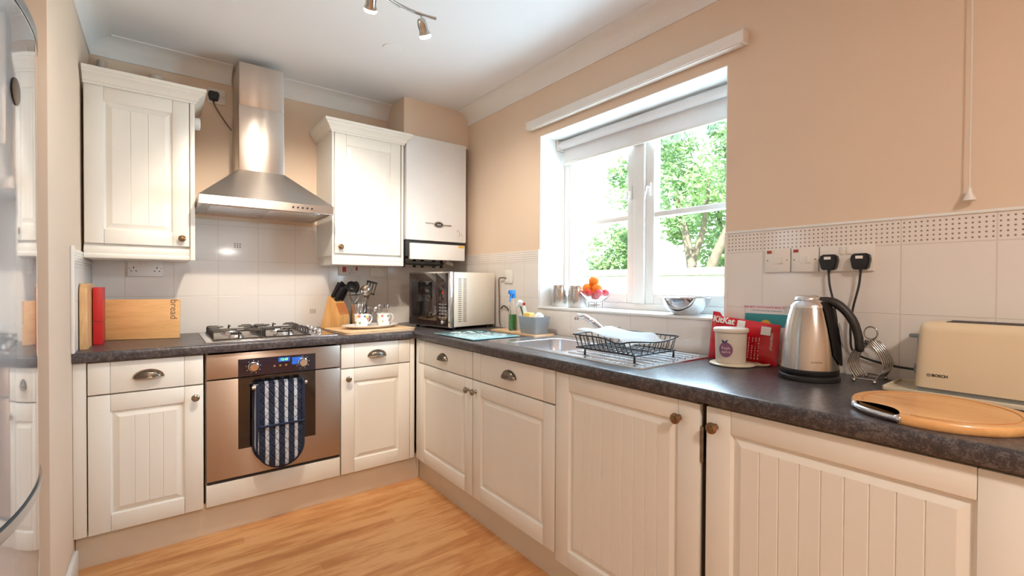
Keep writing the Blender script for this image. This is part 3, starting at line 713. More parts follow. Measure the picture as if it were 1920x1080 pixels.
# socket helper --------------------------------------------------
def face_M(wall, h, z, d=0.0085):
    """matrix taking local (u right as seen, v up, w out of wall) to the world"""
    if wall == 'back': return Matrix(((1, 0, 0, h), (0, 0, -1, -d), (0, 1, 0, z), (0, 0, 0, 1)))
    return Matrix(((0, 0, -1, -d), (-1, 0, 0, h), (0, 1, 0, z), (0, 0, 0, 1)))
def plate(name, label, wall, h, z, w, hh, kind, cat='socket', d=0.0085, group=None):
    t = thing(name, label, cat, (0, 0, 0), 0, group); M = face_M(wall, h, z, d); t.matrix_world = M
    MB().box(-w/2, w/2, -hh/2, hh/2, 0, 0.009, bev=0.0025).build('faceplate', PLASW, t)
    return t
def pin_holes(t, u, v=0.0):
    mb = MB()
    mb.box(u-0.002, u+0.002, v+0.005, v+0.014, 0.0086, 0.0096); mb.box(u-0.014, u-0.007, v-0.010, v-0.006, 0.0086, 0.0096); mb.box(u+0.007, u+0.014, v-0.010, v-0.006, 0.0086, 0.0096)
    mb.build('pin_holes', BLACKP, t, smooth=0)
def rocker(t, u, v, w=0.012, h=0.020, m=PLASW):
    MB().box(u-w/2, u+w/2, v-h/2, v+h/2, 0.008, 0.0125, bev=0.0015).build('switch', m, t)
def screw(t, u, v): MB().cyl((u, v, 0.0088), 0.0026, 0.001, 12).build('screw', PEWTER, t)
# back wall double socket
s = plate('double_socket', 'white double socket under the left wall cabinet', 'back', -1.832, 1.272, 0.146, 0.086, 0)
pin_holes(s, -0.048, -0.006); pin_holes(s, 0.048, -0.006); rocker(s, -0.012, 0.027); rocker(s, 0.012, 0.027); screw(s, -0.066, 0); screw(s, 0.066, 0)
s = plate('cooker_switch', 'white cooker switch with red rocker and socket under the right wall cabinet', 'back', -0.762, 1.290, 0.150, 0.086, 0, 'switch')
rocker(s, -0.040, 0.0, 0.024, 0.034, RED); rocker(s, 0.042, 0.006, 0.012, 0.026, RED); pin_holes(s, 0.010, -0.016); screw(s, -0.068, 0); screw(s, 0.068, 0)
MB().box(-0.05, -0.03, 0.028, 0.036, 0.0086, 0.0105).build('neon', NEON, s, smooth=0)
s = plate('fused_spur', 'white fused spur switch right of the red cooker switch', 'back', -0.579, 1.288, 0.100, 0.086, 0, 'switch')
rocker(s, 0.004, 0.0, 0.030, 0.024); MB().box(-0.032, -0.014, 0.020, 0.030, 0.0086, 0.0105).build('neon', NEON, s, smooth=0); screw(s, 0.040, 0.0); screw(s, -0.04, 0)
s = plate('wall_socket', 'white single socket high on the wall beside the hood chimney', 'back', -1.512, 2.272, 0.086, 0.086, 0, d=0.0)
rocker(s, 0.020, 0.016); screw(s, 0.034, 0)
def plug(label, wall, h, z, d, cable, cab_mat, lbl_white=True):
    t = thing('power_plug', label, 'plug', (0, 0, 0)); t.matrix_world = face_M(wall, h, z, d)
    p = [(-0.022, -0.020), (-0.017, -0.026), (0.017, -0.026), (0.022, -0.020), (0.027, 0.006), (0.024, 0.020), (0.016, 0.025), (-0.016, 0.025), (-0.024, 0.020), (-0.027, 0.006)]
    mb = MB(); mb.prism(p, 'z', 0.0, 0.018); mb.prism([(x*0.86, y*0.86) for x, y in p], 'z', 0.018, 0.026)
    bmesh.ops.remove_doubles(mb.bm, verts=mb.bm.verts, dist=1e-6)
    mb.build('plug_body', BLACKP, t, smooth=30)
    if lbl_white: MB().box(-0.010, 0.010, 0.008, 0.017, 0.0258, 0.0268).build('fuse_label', PAPERW, t, smooth=0)
    MB().tube([(0, -0.022, 0.010), (0, -0.040, 0.012)], [0.0055, 0.0035], 10).build('strain_relief', BLACKP, t)
    inv = t.matrix_world.inverted(); P = [inv @ Vector(c) for c in cable]
    pts = catmull(P, 10)
    MB().tube(pts, 0.0035, 8).build('cable', cab_mat, t)
    return t
def catmull(P, n=8):
    P = [Vector(p) for p in P]; Q = [P[0]*2-P[1]]+P+[P[-1]*2-P[-2]]; out = []
    for i in range(1, len(Q)-2):
        for k in range(n):
            t = k/n; a, b, c, d = Q[i-1:i+3]
            out.append(0.5*((2*b)+(-a+c)*t+(2*a-5*b+4*c-d)*t*t+(-a+3*b-3*c+d)*t**3))
    out.append(P[-1]); return out
plug('black plug in the high socket beside the hood chimney', 'back', -1.528, 2.268, 0.010, [(-1.528, -0.022, 2.232), (-1.515, -0.018, 2.20), (-1.470, -0.012, 2.13), (-1.441, -0.010, 2.09)], CABLE, False)

# ================================================================== BOILER
bo = thing('boiler', 'white wall-hung gas boiler in the corner beside the wall cabinet', 'boiler', (-0.290, -0.012, 1.345))
MB().box(-0.222, 0.226, -0.350, 0.0, 0.142, 0.832, bev=0.006).build('casing', BOILER, bo)
MB().box(-0.222, 0.226, -0.338, 0.0, 0.030, 0.138, bev=0.004).build('recess', BLACKS, bo)
MB().box(-0.196, 0.216, -0.352, -0.325, 0.014, 0.122, bev=0.004).build('control_flap', BOILER, bo)
MB().box(0.165, 0.208, -0.3545, -0.3515, 0.104, 0.118).build('sticker', STICK, bo, smooth=0)
em = MB(); yf = -0.3515
ov = lambda a, b, n=28: [(a*math.cos(2*PI*i/n), b*math.sin(2*PI*i/n)) for i in range(n)]
em.prism([(0.010+x, 0.255+z) for x, z in ov(0.036, 0.021)], 'y', yf-0.003, yf+0.001)
em.box(-0.088, -0.028, yf-0.002, yf+0.001, 0.256, 0.264); em.box(0.048, 0.108, yf-0.002, yf+0.001, 0.250, 0.258)
eb = em.build('emblem', PEWTER, bo)
MB().prism([(0.010+x, 0.255+z) for x, z in ov(0.028, 0.014)], 'y', yf-0.0042, yf-0.002).build('emblem_centre', BLACKP, bo)
MB().text('ideal', 0.016, T(0.010, yf-0.0048, 0.255) @ RX(PI/2)).build('emblem_text', PAPERW, bo, smooth=0)
mb = MB(); mb.tube([(0.150, yf-0.0006, 0.215), (0.158, yf-0.0006, 0.230), (0.170, yf-0.0006, 0.222), (0.172, yf-0.0006, 0.195), (0.165, yf-0.0006, 0.180)], 0.0016, 6)
mb.tube([(0.185, yf-0.0006, 0.205), (0.188, yf-0.0006, 0.190)], 0.0016, 6); mb.build('faint_print', SALMON, bo)
pp = MB()
for k, x in enumerate((-0.16, -0.09, -0.02, 0.06, 0.13)):
    pp.cyl((x, -0.16-0.02*(k % 2), -0.035), 0.011, 0.08, 14); pp.cyl((x, -0.16-0.02*(k % 2), -0.010), 0.018, 0.018, 8)
pp.tube([(-0.2, -0.22, -0.008), (0.06, -0.22, -0.016), (0.12, -0.20, -0.004)], 0.010, 10)
pp.build('pipe_connections', BLACKS, bo)
MB().box(-0.205, 0.05, -0.30, -0.26, -0.012, 0.004, bev=0.003).build('drip_tray', BLACKS, bo)
MB().cyl((0, 0, 0), 0.013, 0.06, 14, M=T(0.145, -0.20, 0.01) @ RY(PI/2+0.35)).build('condensate_pipe', PIPE, bo)

# ================================================================== OVEN
ov_ = thing('built_in_oven', 'stainless steel built-in single oven below the gas hob', 'oven', (-1.308, YD, 0.262))
w = 0.2985
MB().box(-w+0.012, w-0.012, 0.022, 0.55, 0.004, 0.60).build('oven_body', BLACKS, ov_, smooth=0)
cp_ = MB().box(-w, w, -0.002, 0.022, 0.483, 0.600, bev=0.0025).build('control_panel', STEELO, ov_)
MB().box(-0.172, 0.174, -0.0035, -0.001, 0.4835, 0.568).build('control_glass', BGLASS, cp_, smooth=0)
MB().box(-0.0, 0.052, -0.0045, -0.0030, 0.540, 0.560).build('clock_display', DISPB, cp_, smooth=0)
MB().text('12:45', 0.016, T(0.026, -0.0048, 0.550) @ RX(PI/2), bold=0.0003).build('clock_digits', DISPG, cp_, smooth=0)
MB().box(0.062, 0.108, -0.0045, -0.0030, 0.520, 0.556).build('function_display', DISPB, cp_, smooth=0)
for x in (-0.018, 0.008, 0.034): MB().cyl((0, 0, 0), 0.0052, 0.005, 14, M=T(x, -0.0035, 0.522) @ RX(PI/2)).build('push_button', CHROME, cp_)
for x in (-0.108, 0.112):
    MB().lathe([(0, 0), (0.0235, 0), (0.0235, 0.004), (0.0205, 0.006), (0.0195, 0.022), (0.0175, 0.025), (0, 0.025)], seg=32, M=T(x, -0.0035, 0.527) @ RX(PI/2)).box(x-0.0012, x+0.0012, -0.0292, -0.028, 0.532, 0.544).build('control_knob', CHROME, cp_)
    mb = MB()
    for k in range(9):
        a = PI*(0.5+k/4.5); mb.cyl((0, 0, 0), 0.0016, 0.0008, 8, M=T(x+0.031*math.cos(a), -0.0036, 0.527+0.031*math.sin(a)) @ RX(PI/2))
    mb.build('knob_marks', PAPERW, cp_)
dr = MB().box(-w, w, -0.002, 0.022, 0.004, 0.4775, bev=0.0025).build('door', STEELO, ov_)
MB().box(-0.172, 0.174, -0.0035, -0.001, 0.136, 0.4772).build('door_window', DGLASS, dr, smooth=0)
MB().box(-w+0.004, w-0.004, -0.001, 0.012, -0.006, 0.0035).build('bottom_vent', BLACKP, ov_, smooth=0)
hb = MB(); hb.cyl((0, 0, 0), 0.0095, 0.246, 20, M=T(-0.122, -0.048, 0.432) @ RY(PI/2), bev=0.002)
hb.build('door_handle', STEELH, dr)
for s_ in (-1, 1): MB().cyl((0, 0, 0), 0.007, 0.048, 14, M=T(0.001+s_*0.108, -0.002, 0.432) @ RX(PI/2)).build('handle_post', STEELH, dr)
oh = thing('base_cabinet', 'cream oven housing with plain panel below the oven', 'cabinet', (-1.308, YD, 0))
MB().box(-w, w, 0.0, 0.020, 0.150, 0.2515, bev=0.002).build('lower_panel', CREAM, oh)
MB().box(-w-0.001, -w+0.010, 0.024, 0.55, 0.152, 0.868).box(w-0.010, w+0.001, 0.024, 0.55, 0.152, 0.868).box(-w+0.01, w-0.01, 0.024, 0.55, 0.152, 0.250).build('carcass', CARC, oh, smooth=0)

# double oven glove hung over the handle
og = thing('oven_glove', 'navy and white striped quilted oven glove hanging on the oven handle', 'oven glove', (-1.306, -0.688, 0.700))
def glove_outline(hw, top, bot, n=18):
    pts = [(hw, top)]
    r = hw
    for i in range(n+1):
        a = -PI*i/n; pts.append((r*math.cos(a), bot+r*1.02+r*1.02*math.sin(a)))
    pts.append((-hw, top)); return pts
def glove_panel(mb, hw, top, bot, y0, th, wav=0.004):
    # rounded slab built of a grid so it can bulge
    rows = 34; cols = 14; V = []; F = []
    for side in (0, 1):
        for j in range(rows+1):
            z = top+(bot-top)*j/rows
            d = z-bot; hwz = hw
            if d < hw*1.02: hwz = hw*math.sqrt(max(0.0, 1-(1-d/(hw*1.02))**2))
            hwz = max(hwz, 0.002)
            for i in range(cols+1):
                u = -1+2*i/cols; bul = (1-u**4)*(1 if j < rows else 0.2)
                y = y0-(th*0.5*(0.35+0.65*bul))*(1 if side == 0 else -1)+wav*math.sin(7*z*6+u*2)*0.4+wav*u*u
                V.append((hwz*u+0.004*math.sin((z-top)*9), y, z))
    S_ = (rows+1)*(cols+1); c = cols+1
    for side in (0, 1):
        for j in range(rows):
            for i in range(cols):
                q = (side*S_+j*c+i, side*S_+j*c+i+1, side*S_+(j+1)*c+i+1, side*S_+(j+1)*c+i); F.append(q if side == 0 else q[::-1])
    for j in range(rows):
        for i in (0, cols): F.append((j*c+i, (j+1)*c+i, S_+(j+1)*c+i, S_+j*c+i))
    for i in range(cols):
        F.append((i, i+1, S_+i+1, S_+i)); F.append((rows*c+i, rows*c+i+1, S_+rows*c+i+1, S_+rows*c+i))
    mb._new(V, F); return mb
glove_panel(MB(), 0.099, 0.010, -0.402, -0.012, 0.012).build('front_panel', STRIPE, og)
glove_panel(MB(), 0.098, -0.190, -0.400, -0.024, 0.014).build('front_pocket', STRIPE, og)
glove_panel(MB(), 0.098, 0.005, -0.388, 0.020, 0.010).build('back_panel', LINING, og, loc=(-0.016, 0, 0))
mb = MB(); V = []; F = []; n = 10
for i in range(n+1):
    a = PI*i/n
    for u in (-0.099, 0.099): V.append((u, 0.004-0.019*math.cos(a), 0.006+0.014*math.sin(a)))
for i in range(n): F.append((2*i, 2*i+1, 2*i+3, 2*i+2))
vs, fs = mb._new(V, F); bmesh.ops.solidify(mb.bm, geom=fs, thickness=0.005); mb.build('fold', STRIPE, og)
def glove_edge(hw, top, bot, y):
    return [(x+0.004*math.sin((z-0.010)*9), y, z) for x, z in [(p[0], p[1]) for p in glove_outline(hw, top, bot, 22)]]
MB().tube(glove_edge(0.100, 0.008, -0.403, -0.012), 0.0062, 8, flat=1.2).build('binding', NAVYC, og)
MB().tube(glove_edge(0.099, -0.002, -0.389, 0.020), 0.0055, 8).build('binding', NAVYC, og, loc=(-0.016, 0, 0))
MB().tube([(-0.095, -0.032, -0.192), (0, -0.034, -0.191), (0.100, -0.031, -0.190)], 0.0055, 8).build('pocket_hem', NAVYC, og)

# ================================================================== GAS HOB
hb = thing('gas_hob', 'stainless steel four-burner gas hob set in the back worktop', 'hob', (-1.310, -0.352, ZT))
MB().box(-0.294, 0.294, -0.262, 0.248, 0.0, 0.006, bev=0.0025).build('hob_plate', STEELS, hb)
mb = MB(); V = []
mb.box(-0.268, 0.170, -0.232, 0.222, 0.006, 0.0075, bev=0.0007); mb.build('pan_recess', STEELH, hb)
burn = [(-0.160, -0.120, 0.028), (-0.160, 0.115, 0.036), (0.062, -0.120, 0.045), (0.062, 0.115, 0.030)]
for x, y, r in burn:
    b_ = MB().lathe([(r*1.25, 0), (r*1.2, 0.008), (r*1.05, 0.012), (r*1.0, 0.018), (0, 0.018)], (x, y, 0.0072), 28).build('burner', STEELS, hb)
    MB().lathe([(r*0.86, 0), (r*0.9, 0.003), (r*0.85, 0.007), (r*0.5, 0.0085), (0, 0.0085)], (x, y, 0.0255), 28).build('burner_cap', BLACKS, b_)
def pan_support(x0, x1):
    g = MB(); y0, y1 = -0.225, 0.215; zb, zt = 0.012, 0.046
    g.tube([(x0, y0, zb), (x1, y0, zb), (x1, y1, zb), (x0, y1, zb)], 0.0042, 8, closed=True)
    xc = (x0+x1)/2; r = 0.034
    for yb in (-0.120, 0.115):
        for dy in (-0.055, 0.0, 0.055):
            for s_, xe in ((-1, x0), (1, x1)):
                g.tube(catmull([(xe, yb+dy, zb), (xe, yb+dy, zt-0.006), (xe-s_*0.008, yb+dy, zt), (xc+s_*(r if dy == 0 else 0.055), yb+dy*0.9, zt)], 4), 0.0042, 8)
    for ye, s_ in ((y0, -1), (y1, 1)):
        yb = -0.120 if s_ < 0 else 0.115
        g.tube([(xc, ye, zb), (xc, ye, zt), (xc, yb+s_*r, zt)], 0.0042, 8)
    g.tube([(x0, -0.002, zb), (x0, -0.002, zt-0.004), (x1, -0.002, zt-0.004), (x1, -0.002, zb)], 0.0042, 8)
    for px in (x0, x1):
        for py in (y0, y1): g.cyl((px, py, 0.0076), 0.006, 0.006, 10)
    return g.build('pan_support', IRON, hb)
pan_support(-0.262, -0.058); pan_support(-0.040, 0.164)
for k in range(4):
    MB().lathe([(0, 0), (0.019, 0), (0.018, 0.004), (0.0155, 0.006), (0.0150, 0.024), (0.013, 0.027), (0, 0.027)], (0.225, -0.150+k*0.085, 0.006), 24).box(0.2235, 0.2265, -0.165+k*0.085, -0.135+k*0.085, 0.024, 0.0345, bev=0.001).build('control_knob', CHROME, hb)
MB().tube([(-0.160, 0.030, 0.008), (-0.160, 0.030, 0.03)], 0.003, 8).tube([(0.062, 0.030, 0.008), (0.062, 0.030, 0.03)], 0.003, 8).build('igniter', PAPERW, hb)

# ================================================================== BACK WORKTOP ITEMS
# bread board leaning on wall
bb = thing('chopping_board', 'rectangular wooden bread board standing against the tiles left of hob', 'chopping board', (-1.853, -0.205, ZT+0.0005), -0.30)
Mt = T(0, 0, 0) @ RX(-0.05)
MB().box(-0.168, 0.168, -0.009, 0.009, 0.0, 0.200, bev=0.003, M=Mt).build('board', BEECH, bb)
MB().text('bread', 0.044, Mt @ T(0.143, -0.0094, 0.148) @ RX(PI/2) @ RZ(-PI/2), 0.0003).build('lettering', CABLE, bb, smooth=0)
rb = thing('chopping_board', 'narrow red plastic board standing between wooden boards at the left', 'chopping board', (-1.9935, -0.30, ZT+0.0005), 0.0)
MB().box(-0.016, 0.016, -0.075, 0.075, 0.0, 0.262, bev=0.003).build('board', RED, rb)
MB().box(-0.0165, 0.0165, -0.0755, 0.0755, 0.105, 0.107).build('groove', BLACKS, rb, smooth=0)
tb = thing('chopping_board', 'tall narrow aged wooden board with rounded top by the stub wall', 'chopping board', (-2.0255, -0.40, ZT+0.0005), 0.0)
pts = [(-0.13, 0.0), (0.13, 0.0), (0.13, 0.235)]+[(0.13-0.045+0.045*math.cos(a), 0.235+0.045*math.sin(a)) for a in [PI/2*i/6 for i in range(7)]]+[(-0.13+0.045-0.045*math.sin(a), 0.235+0.045*math.cos(a)) for a in [PI/2*i/6 for i in range(7)]]
MB().prism(pts, 'x', -0.0125, 0.0125).build('board', BEECHT, tb, smooth=40)

# wooden board with platter
wb = thing('serving_board', 'pale wooden board lying on the worktop right of the hob', 'serving board', (-0.772, -0.430, ZT+0.0005), 0.10)
pts = []
for sx, sy, a0 in ((1, 1, 0), (-1, 1, PI/2), (-1, -1, PI), (1, -1, 1.5*PI)):
    for i in range(7):
        a = a0+PI/2*i/6; pts.append((sx*0.185+0.03*math.cos(a), sy*0.140+0.03*math.sin(a)))
mb = MB(); mb.prism(pts, 'z', 0.0, 0.010); mb.prism([(x*1.015, y*1.015) for x, y in pts], 'z', 0.010, 0.014); mb.build('board', TRAYW, wb)
pl = thing('oval_platter', 'white oval serving platter on the pale wooden board', 'platter', (-0.765, -0.420, ZT+0.015), 0.12)
prof = [(0.0, 0.002), (0.60, 0.002), (0.78, 0.004), (0.92, 0.014), (1.0, 0.018), (1.0, 0.0205), (0.90, 0.018), (0.76, 0.008), (0.58, 0.006), (0.0, 0.006)]
MB().lathe([(r*0.175, z) for r, z in prof], seg=48, sy=0.62).build('platter', CHINA, pl)
def mug(label, x, y, z0, ang, grp, seed):
    t = thing('floral_mug', label, 'mug', (x, y, z0), ang, grp)
    R_, Hh = 0.043, 0.078
    body = MB().lathe([(0.0, 0.0), (0.030, 0.0), (0.033, 0.004), (0.040, 0.03), (R_, 0.07), (R_+0.002, Hh), (R_-0.001, Hh), (0.040, 0.068), (0.036, 0.03), (0.028, 0.006), (0.0, 0.006)], seg=36).build('body', CHINA, t)
    MB().tube(catmull([(0.040, 0, 0.064), (0.060, 0, 0.066), (0.068, 0, 0.045), (0.056, 0, 0.024), (0.036, 0, 0.018)], 6), 0.0042, 8).build('handle', CHINA, t)
    rnd = random.Random(seed)
    for k, (m_, n_) in enumerate(((PINKP, 5), (GREENP, 6), (BLUEP, 4), (YELP, 5))):
        f = MB()
        for i in range(n_):
            a = 2*PI*(i/n_)+k*0.7+rnd.random()*0.3; z = 0.024+0.042*rnd.random(); r = (0.0085 if k in (0,) else 0.0055)*(0.8+0.5*rnd.random()); rr = 0.0385+0.0045*(z/0.07)+0.0006
            M = RZ(a) @ T(rr, 0, z) @ RY(PI/2)
            for p in range(5):
                f.lathe([(0, 0.0004), (r*0.55, 0.0002), (r*0.55, 0)], (r*0.6*math.cos(p*2*PI/5), r*0.6*math.sin(p*2*PI/5), 0), 8, M=M)
        f.build('flower_print', m_, t)
    return t
ZP = ZT+0.0215
mug('floral white mug behind the left end of the platter, holding whisks', -0.812, -0.395, ZP, 0.2, 'floral mugs on the platter', 3)
mug('floral white mug on the right end of the platter, holding teaspoons', -0.672, -0.385, ZP, 0.2, 'floral mugs on the platter', 5)
# cutlery in right mug
def spoon(label, x, y, z, tilt, az, L=0.12, grp='teaspoons standing in the right mug', m=CHROME):
    t = thing('teaspoon', label, 'spoon', (x, y, z), az, grp); M = RY(tilt)
    mb = MB(); mb.tube([(0, 0, 0), (0, 0, L*0.75)], 0.0018, 6, M=M); mb.sphere((0, 0, L*0.86), 0.0105, 12, (1, 0.3, 1.5), M=M)
    mb.build('spoon', m, t); return t
for k in range(6):
    a = k*PI/3
    spoon('metal teaspoon standing bowl-up in the right floral mug', -0.672+0.016*math.cos(a), -0.385+0.016*math.sin(a), ZP+0.010, 0.10, a, 0.125)
spoon('teaspoon leaning out to the right of the left floral mug', -0.790, -0.395, ZP+0.012, 0.60, 0.0, 0.13, None)
# utensil pot with ladles
up = thing('utensil_pot', 'steel pot crammed with cooking utensils behind the left floral mug', 'utensil pot', (-0.755, -0.170, ZT+0.0005))
MB().lathe([(0, 0), (0.052, 0), (0.054, 0.003), (0.054, 0.15), (0.052, 0.152), (0.050, 0.15), (0.050, 0.004), (0, 0.004)], seg=36).build('pot', STEELV, up)
def utensil(kind, label, dx, dy, tilt, az, L, m=BLACKS):
    t = thing(kind, label, 'utensil', (-0.755+dx, -0.170+dy, ZT+0.010), az); M = RY(tilt)
    MB().tube([(0, 0, 0), (0, 0, L)], 0.004, 8, M=M).build('handle', CHROMED, t)
    M2 = M @ T(0, 0, L)
    if kind == 'ladle': MB().lathe([(0.0, -0.026), (0.020, -0.020), (0.034, -0.004), (0.038, 0.012), (0.036, 0.012), (0.032, -0.002), (0.018, -0.017), (0, -0.023)], seg=24, M=M2 @ T(0, -0.028, 0.012) @ RX(1.2)).build('bowl', m, t)
    elif kind == 'slotted_turner':
        mb = MB()
        for k in range(4): mb.box(-0.032+k*0.019, -0.025+k*0.019, -0.002, 0.002, 0.0, 0.07, M=M2)
        mb.box(-0.034, 0.034, -0.002, 0.002, 0.068, 0.082, M=M2); mb.box(-0.034, 0.034, -0.002, 0.002, -0.006, 0.006, M=M2); mb.build('blade', m, t)
    elif kind == 'serving_spoon': MB().sphere((0, 0, 0.035), 0.028, 18, (1, 0.3, 1.4), M=M2).build('bowl', m, t)
    elif kind == 'whisk':
        mb = MB()
        for k in range(4):
            R = RZ(k*PI/4); mb.tube([M2 @ (R @ Vector(p)) for p in catmull([(0, 0, 0), (0.020, 0, 0.04), (0.022, 0, 0.075), (0, 0, 0.10), (-0.022, 0, 0.075), (-0.020, 0, 0.04), (0, 0, 0)], 5)], 0.0012, 5)
        mb.build('wires', CHROMED, t)
    elif kind == 'potato_masher':
        mb = MB(); mb.tube([(-0.04, 0, 0.05), (-0.03, 0, 0.03), (0, 0, 0), (0.03, 0, 0.03), (0.04, 0, 0.05)], 0.003, 6, M=M2); mb.tube([(-0.04+0.01*k, 0.02*(-1)**k, 0.05) for k in range(9)], 0.003, 6, M=M2); mb.build('head', CHROMED, t)
    return t
utensil('ladle', 'black ladle leaning left in the steel utensil pot', -0.022, 0.012, -0.16, 0.2, 0.240, BLACKS)
utensil('ladle', 'steel ladle facing forward in the steel utensil pot', 0.012, -0.028, 0.04, 0.0, 0.215, CHROMED)
utensil('slotted_turner', 'black slotted turner leaning right in the steel utensil pot', 0.015, 0.0, 0.24, -0.5, 0.215)
utensil('serving_spoon', 'brown serving spoon in the steel utensil pot', 0.012, -0.018, 0.14, -0.2, 0.185, BRASSK)
utensil('serving_spoon', 'black serving spoon at the back of the steel utensil pot', -0.008, 0.018, -0.02, 0.4, 0.215)
utensil('potato_masher', 'wire potato masher low in the steel utensil pot', -0.028, -0.026, -0.06, 0.3, 0.150)
for k in range(2):
    wk = thing('whisk', 'small wire whisk standing in the left floral mug', 'whisk', (-0.812+0.012*(k*2-1), -0.395, ZP+0.010), 0.0, 'wire whisks in the left mug')
    mb = MB(); mb.tube([(0, 0, 0), (0, 0, 0.062)], 0.003, 8); mb.build('handle', CHROMED, wk)
    mb = MB()
    for q in range(4):
        R = RZ(q*PI/4); mb.tube([R @ Vector(p) for p in catmull([(0, 0, 0.062), (0.014, 0, 0.085), (0.018, 0, 0.115), (0, 0, 0.140), (-0.018, 0, 0.115), (-0.014, 0, 0.085), (0, 0, 0.062)], 5)], 0.0011, 5)
    mb.build('wires', CHROMED, wk)
# knife block
kb = thing('knife_block', 'slanted wooden knife block with black-handled knives right of the hob', 'knife block', (-0.895, -0.160, ZT+0.0005), 0.62)
pr = [(-0.055, 0.0), (0.085, 0.0), (0.085, 0.018), (0.026, 0.175), (-0.052, 0.130)]
# profile (y,z): slopes back towards wall; front is -y
pf = [(-0.060, 0.0), (0.075, 0.0), (0.055, 0.020), (-0.005, 0.185), (-0.060, 0.108)]
pf = [(-0.062, 0.0), (-0.062, 0.088), (-0.030, 0.160), (0.022, 0.205), (0.080, 0.012), (0.078, 0.0)]
bl_ = MB().prism(pf, 'x', -0.045, 0.045).build('block', BLOCKW, kb, smooth=0)
MB().prism([(-0.0635, 0.089), (-0.0315, 0.1605), (-0.030, 0.160), (-0.062, 0.088)], 'x', -0.044, 0.044).build('lower_slope', BLOCKD, kb, smooth=0)
dirn = Vector((0, -0.60, 0.80))
for k, (x, t0, L) in enumerate(((-0.028, 0.25, 0.10), (0.0, 0.30, 0.105), (0.028, 0.25, 0.095), (-0.028, 0.72, 0.11), (0.0, 0.75, 0.115), (0.028, 0.72, 0.10))):
    p = Vector((x, -0.030+0.052*t0, 0.160+0.045*t0)); d = Vector((0, -0.50, 0.866))
    kn = thing('kitchen_knife', 'black-handled knife in the %s of the %s row of the wooden block' % (('left', 'middle', 'right')[k % 3], 'front' if k < 3 else 'back'), 'knife', (0, 0, 0), 0, 'knives in the wooden block')
    q = RZ(0.62); kn.location = Vector((-0.895, -0.160, ZT+0.0005)) + (q @ p); kn.rotation_euler = (0, 0, 0.62)
    Mx = d.to_track_quat('Z', 'Y').to_matrix().to_4x4()
    MB().box(-0.0075, 0.0075, -0.011, 0.011, 0.004, L, bev=0.004, M=Mx).build('handle', BLACKP, kn)
    MB().box(-0.0015, 0.0015, -0.010, 0.010, -0.015, 0.006, M=Mx).build('bolster', CHROME, kn, smooth=0)

# ================================================================== MICROWAVE
FR, FL = Vector((-0.397, -0.745, 0)), Vector((-0.470, -0.312, 0))
d_ = (FR-FL); Wm = d_.length; ang = math.atan2(d_.y, d_.x)
mw = thing('microwave_oven', 'microwave oven with dark mirrored door standing in the corner under boiler', 'microwave', (FL.x, FL.y, ZT+0.0005), ang)
# local: x along front from left to right, y positive = behind
Hm, Dm = 0.345, 0.372
MB().box(0.004, Wm-0.002, 0.030, Dm, 0.018, Hm+0.012, bev=0.004).build('casing', mat('microwave_cream_casing', S(234, 222, 204), 0.35, var=0.01), mw)
MB().box(0.0, Wm, 0.0, 0.030, 0.014, Hm+0.014, bev=0.003).build('front_frame', STEELV, mw)
MB().box(0.006, Wm*0.70, -0.004, 0.002, 0.022, Hm+0.006, bev=0.002).build('door', MGLASS, mw)
MB().box(0.035, Wm*0.70-0.045, -0.0048, -0.0038, 0.075, Hm-0.045).build('door_window', DGLASS, mw, smooth=0)
cpn = MB().box(Wm*0.705, Wm-0.016, -0.004, 0.002, 0.022, Hm+0.006, bev=0.002).build('control_panel', MGLASS, mw)
for k in range(4): MB().cyl((0, 0, 0), 0.009, 0.003, 18, M=T(Wm*0.845, -0.004, 0.305-k*0.038) @ RX(PI/2)).build('touch_key', BLACKS if k != 2 else NEON, cpn)
mb = MB()
for i in range(3):
    for j in range(5): mb.box(Wm*0.76+i*0.028, Wm*0.76+i*0.028+0.016, -0.0048, -0.0038, 0.075+j*0.020, 0.081+j*0.020)
mb.build('keypad', GREYP, cpn, smooth=0)
MB().lathe([(0, 0), (0.013, 0), (0.012, 0.012), (0, 0.013)], seg=24, M=T(Wm*0.86, -0.004, 0.048) @ RX(PI/2)).build('dial', CHROME, cpn)
MB().box(Wm-0.016, Wm, -0.003, 0.001, 0.016, Hm+0.012).build('chrome_edge', CHROME, mw, smooth=0)
mb = MB()
for j in range(2):
    for i in range(22): mb.box(Wm-0.0028, Wm-0.0012, 0.062+j*0.040, 0.088+j*0.040, 0.050+i*0.0125, 0.0545+i*0.0125)
mb.build('side_vents', CABLE, mw, smooth=0)
for x in (0.03, Wm-0.03):
    for y in (0.05, Dm-0.04): MB().cyl((x, y, 0.0), 0.012, 0.018, 14).build('foot', BLACKP, mw)

# cables on the wall right of microwave
s = plate('wall_socket', 'white single socket on the tiles right of the microwave', 'right', -0.815, 1.245, 0.086, 0.086, 0)
cb = MB().tube(catmull([(-0.02, -0.795, 1.235), (-0.030, -0.755, 1.238), (-0.026, -0.722, 1.22), (-0.018, -0.715, 1.10), (-0.018, -0.718, 0.96), (-0.02, -0.735, 0.922)], 8), 0.0045, 8).build('power_cable', CABLE)
tag(cb, 'brown power cable running down the tiles behind the microwave', 'cable')
cb = MB().tube(catmull([(-0.018, -0.735, 1.035), (-0.022, -0.775, 1.055), (-0.024, -0.83, 1.03), (-0.024, -0.855, 0.97), (-0.026, -0.85, 0.922)], 8), 0.004, 8).build('power_cable', BLACKS)
tag(cb, 'short dark cable looping to the worktop left of spray bottle', 'cable')

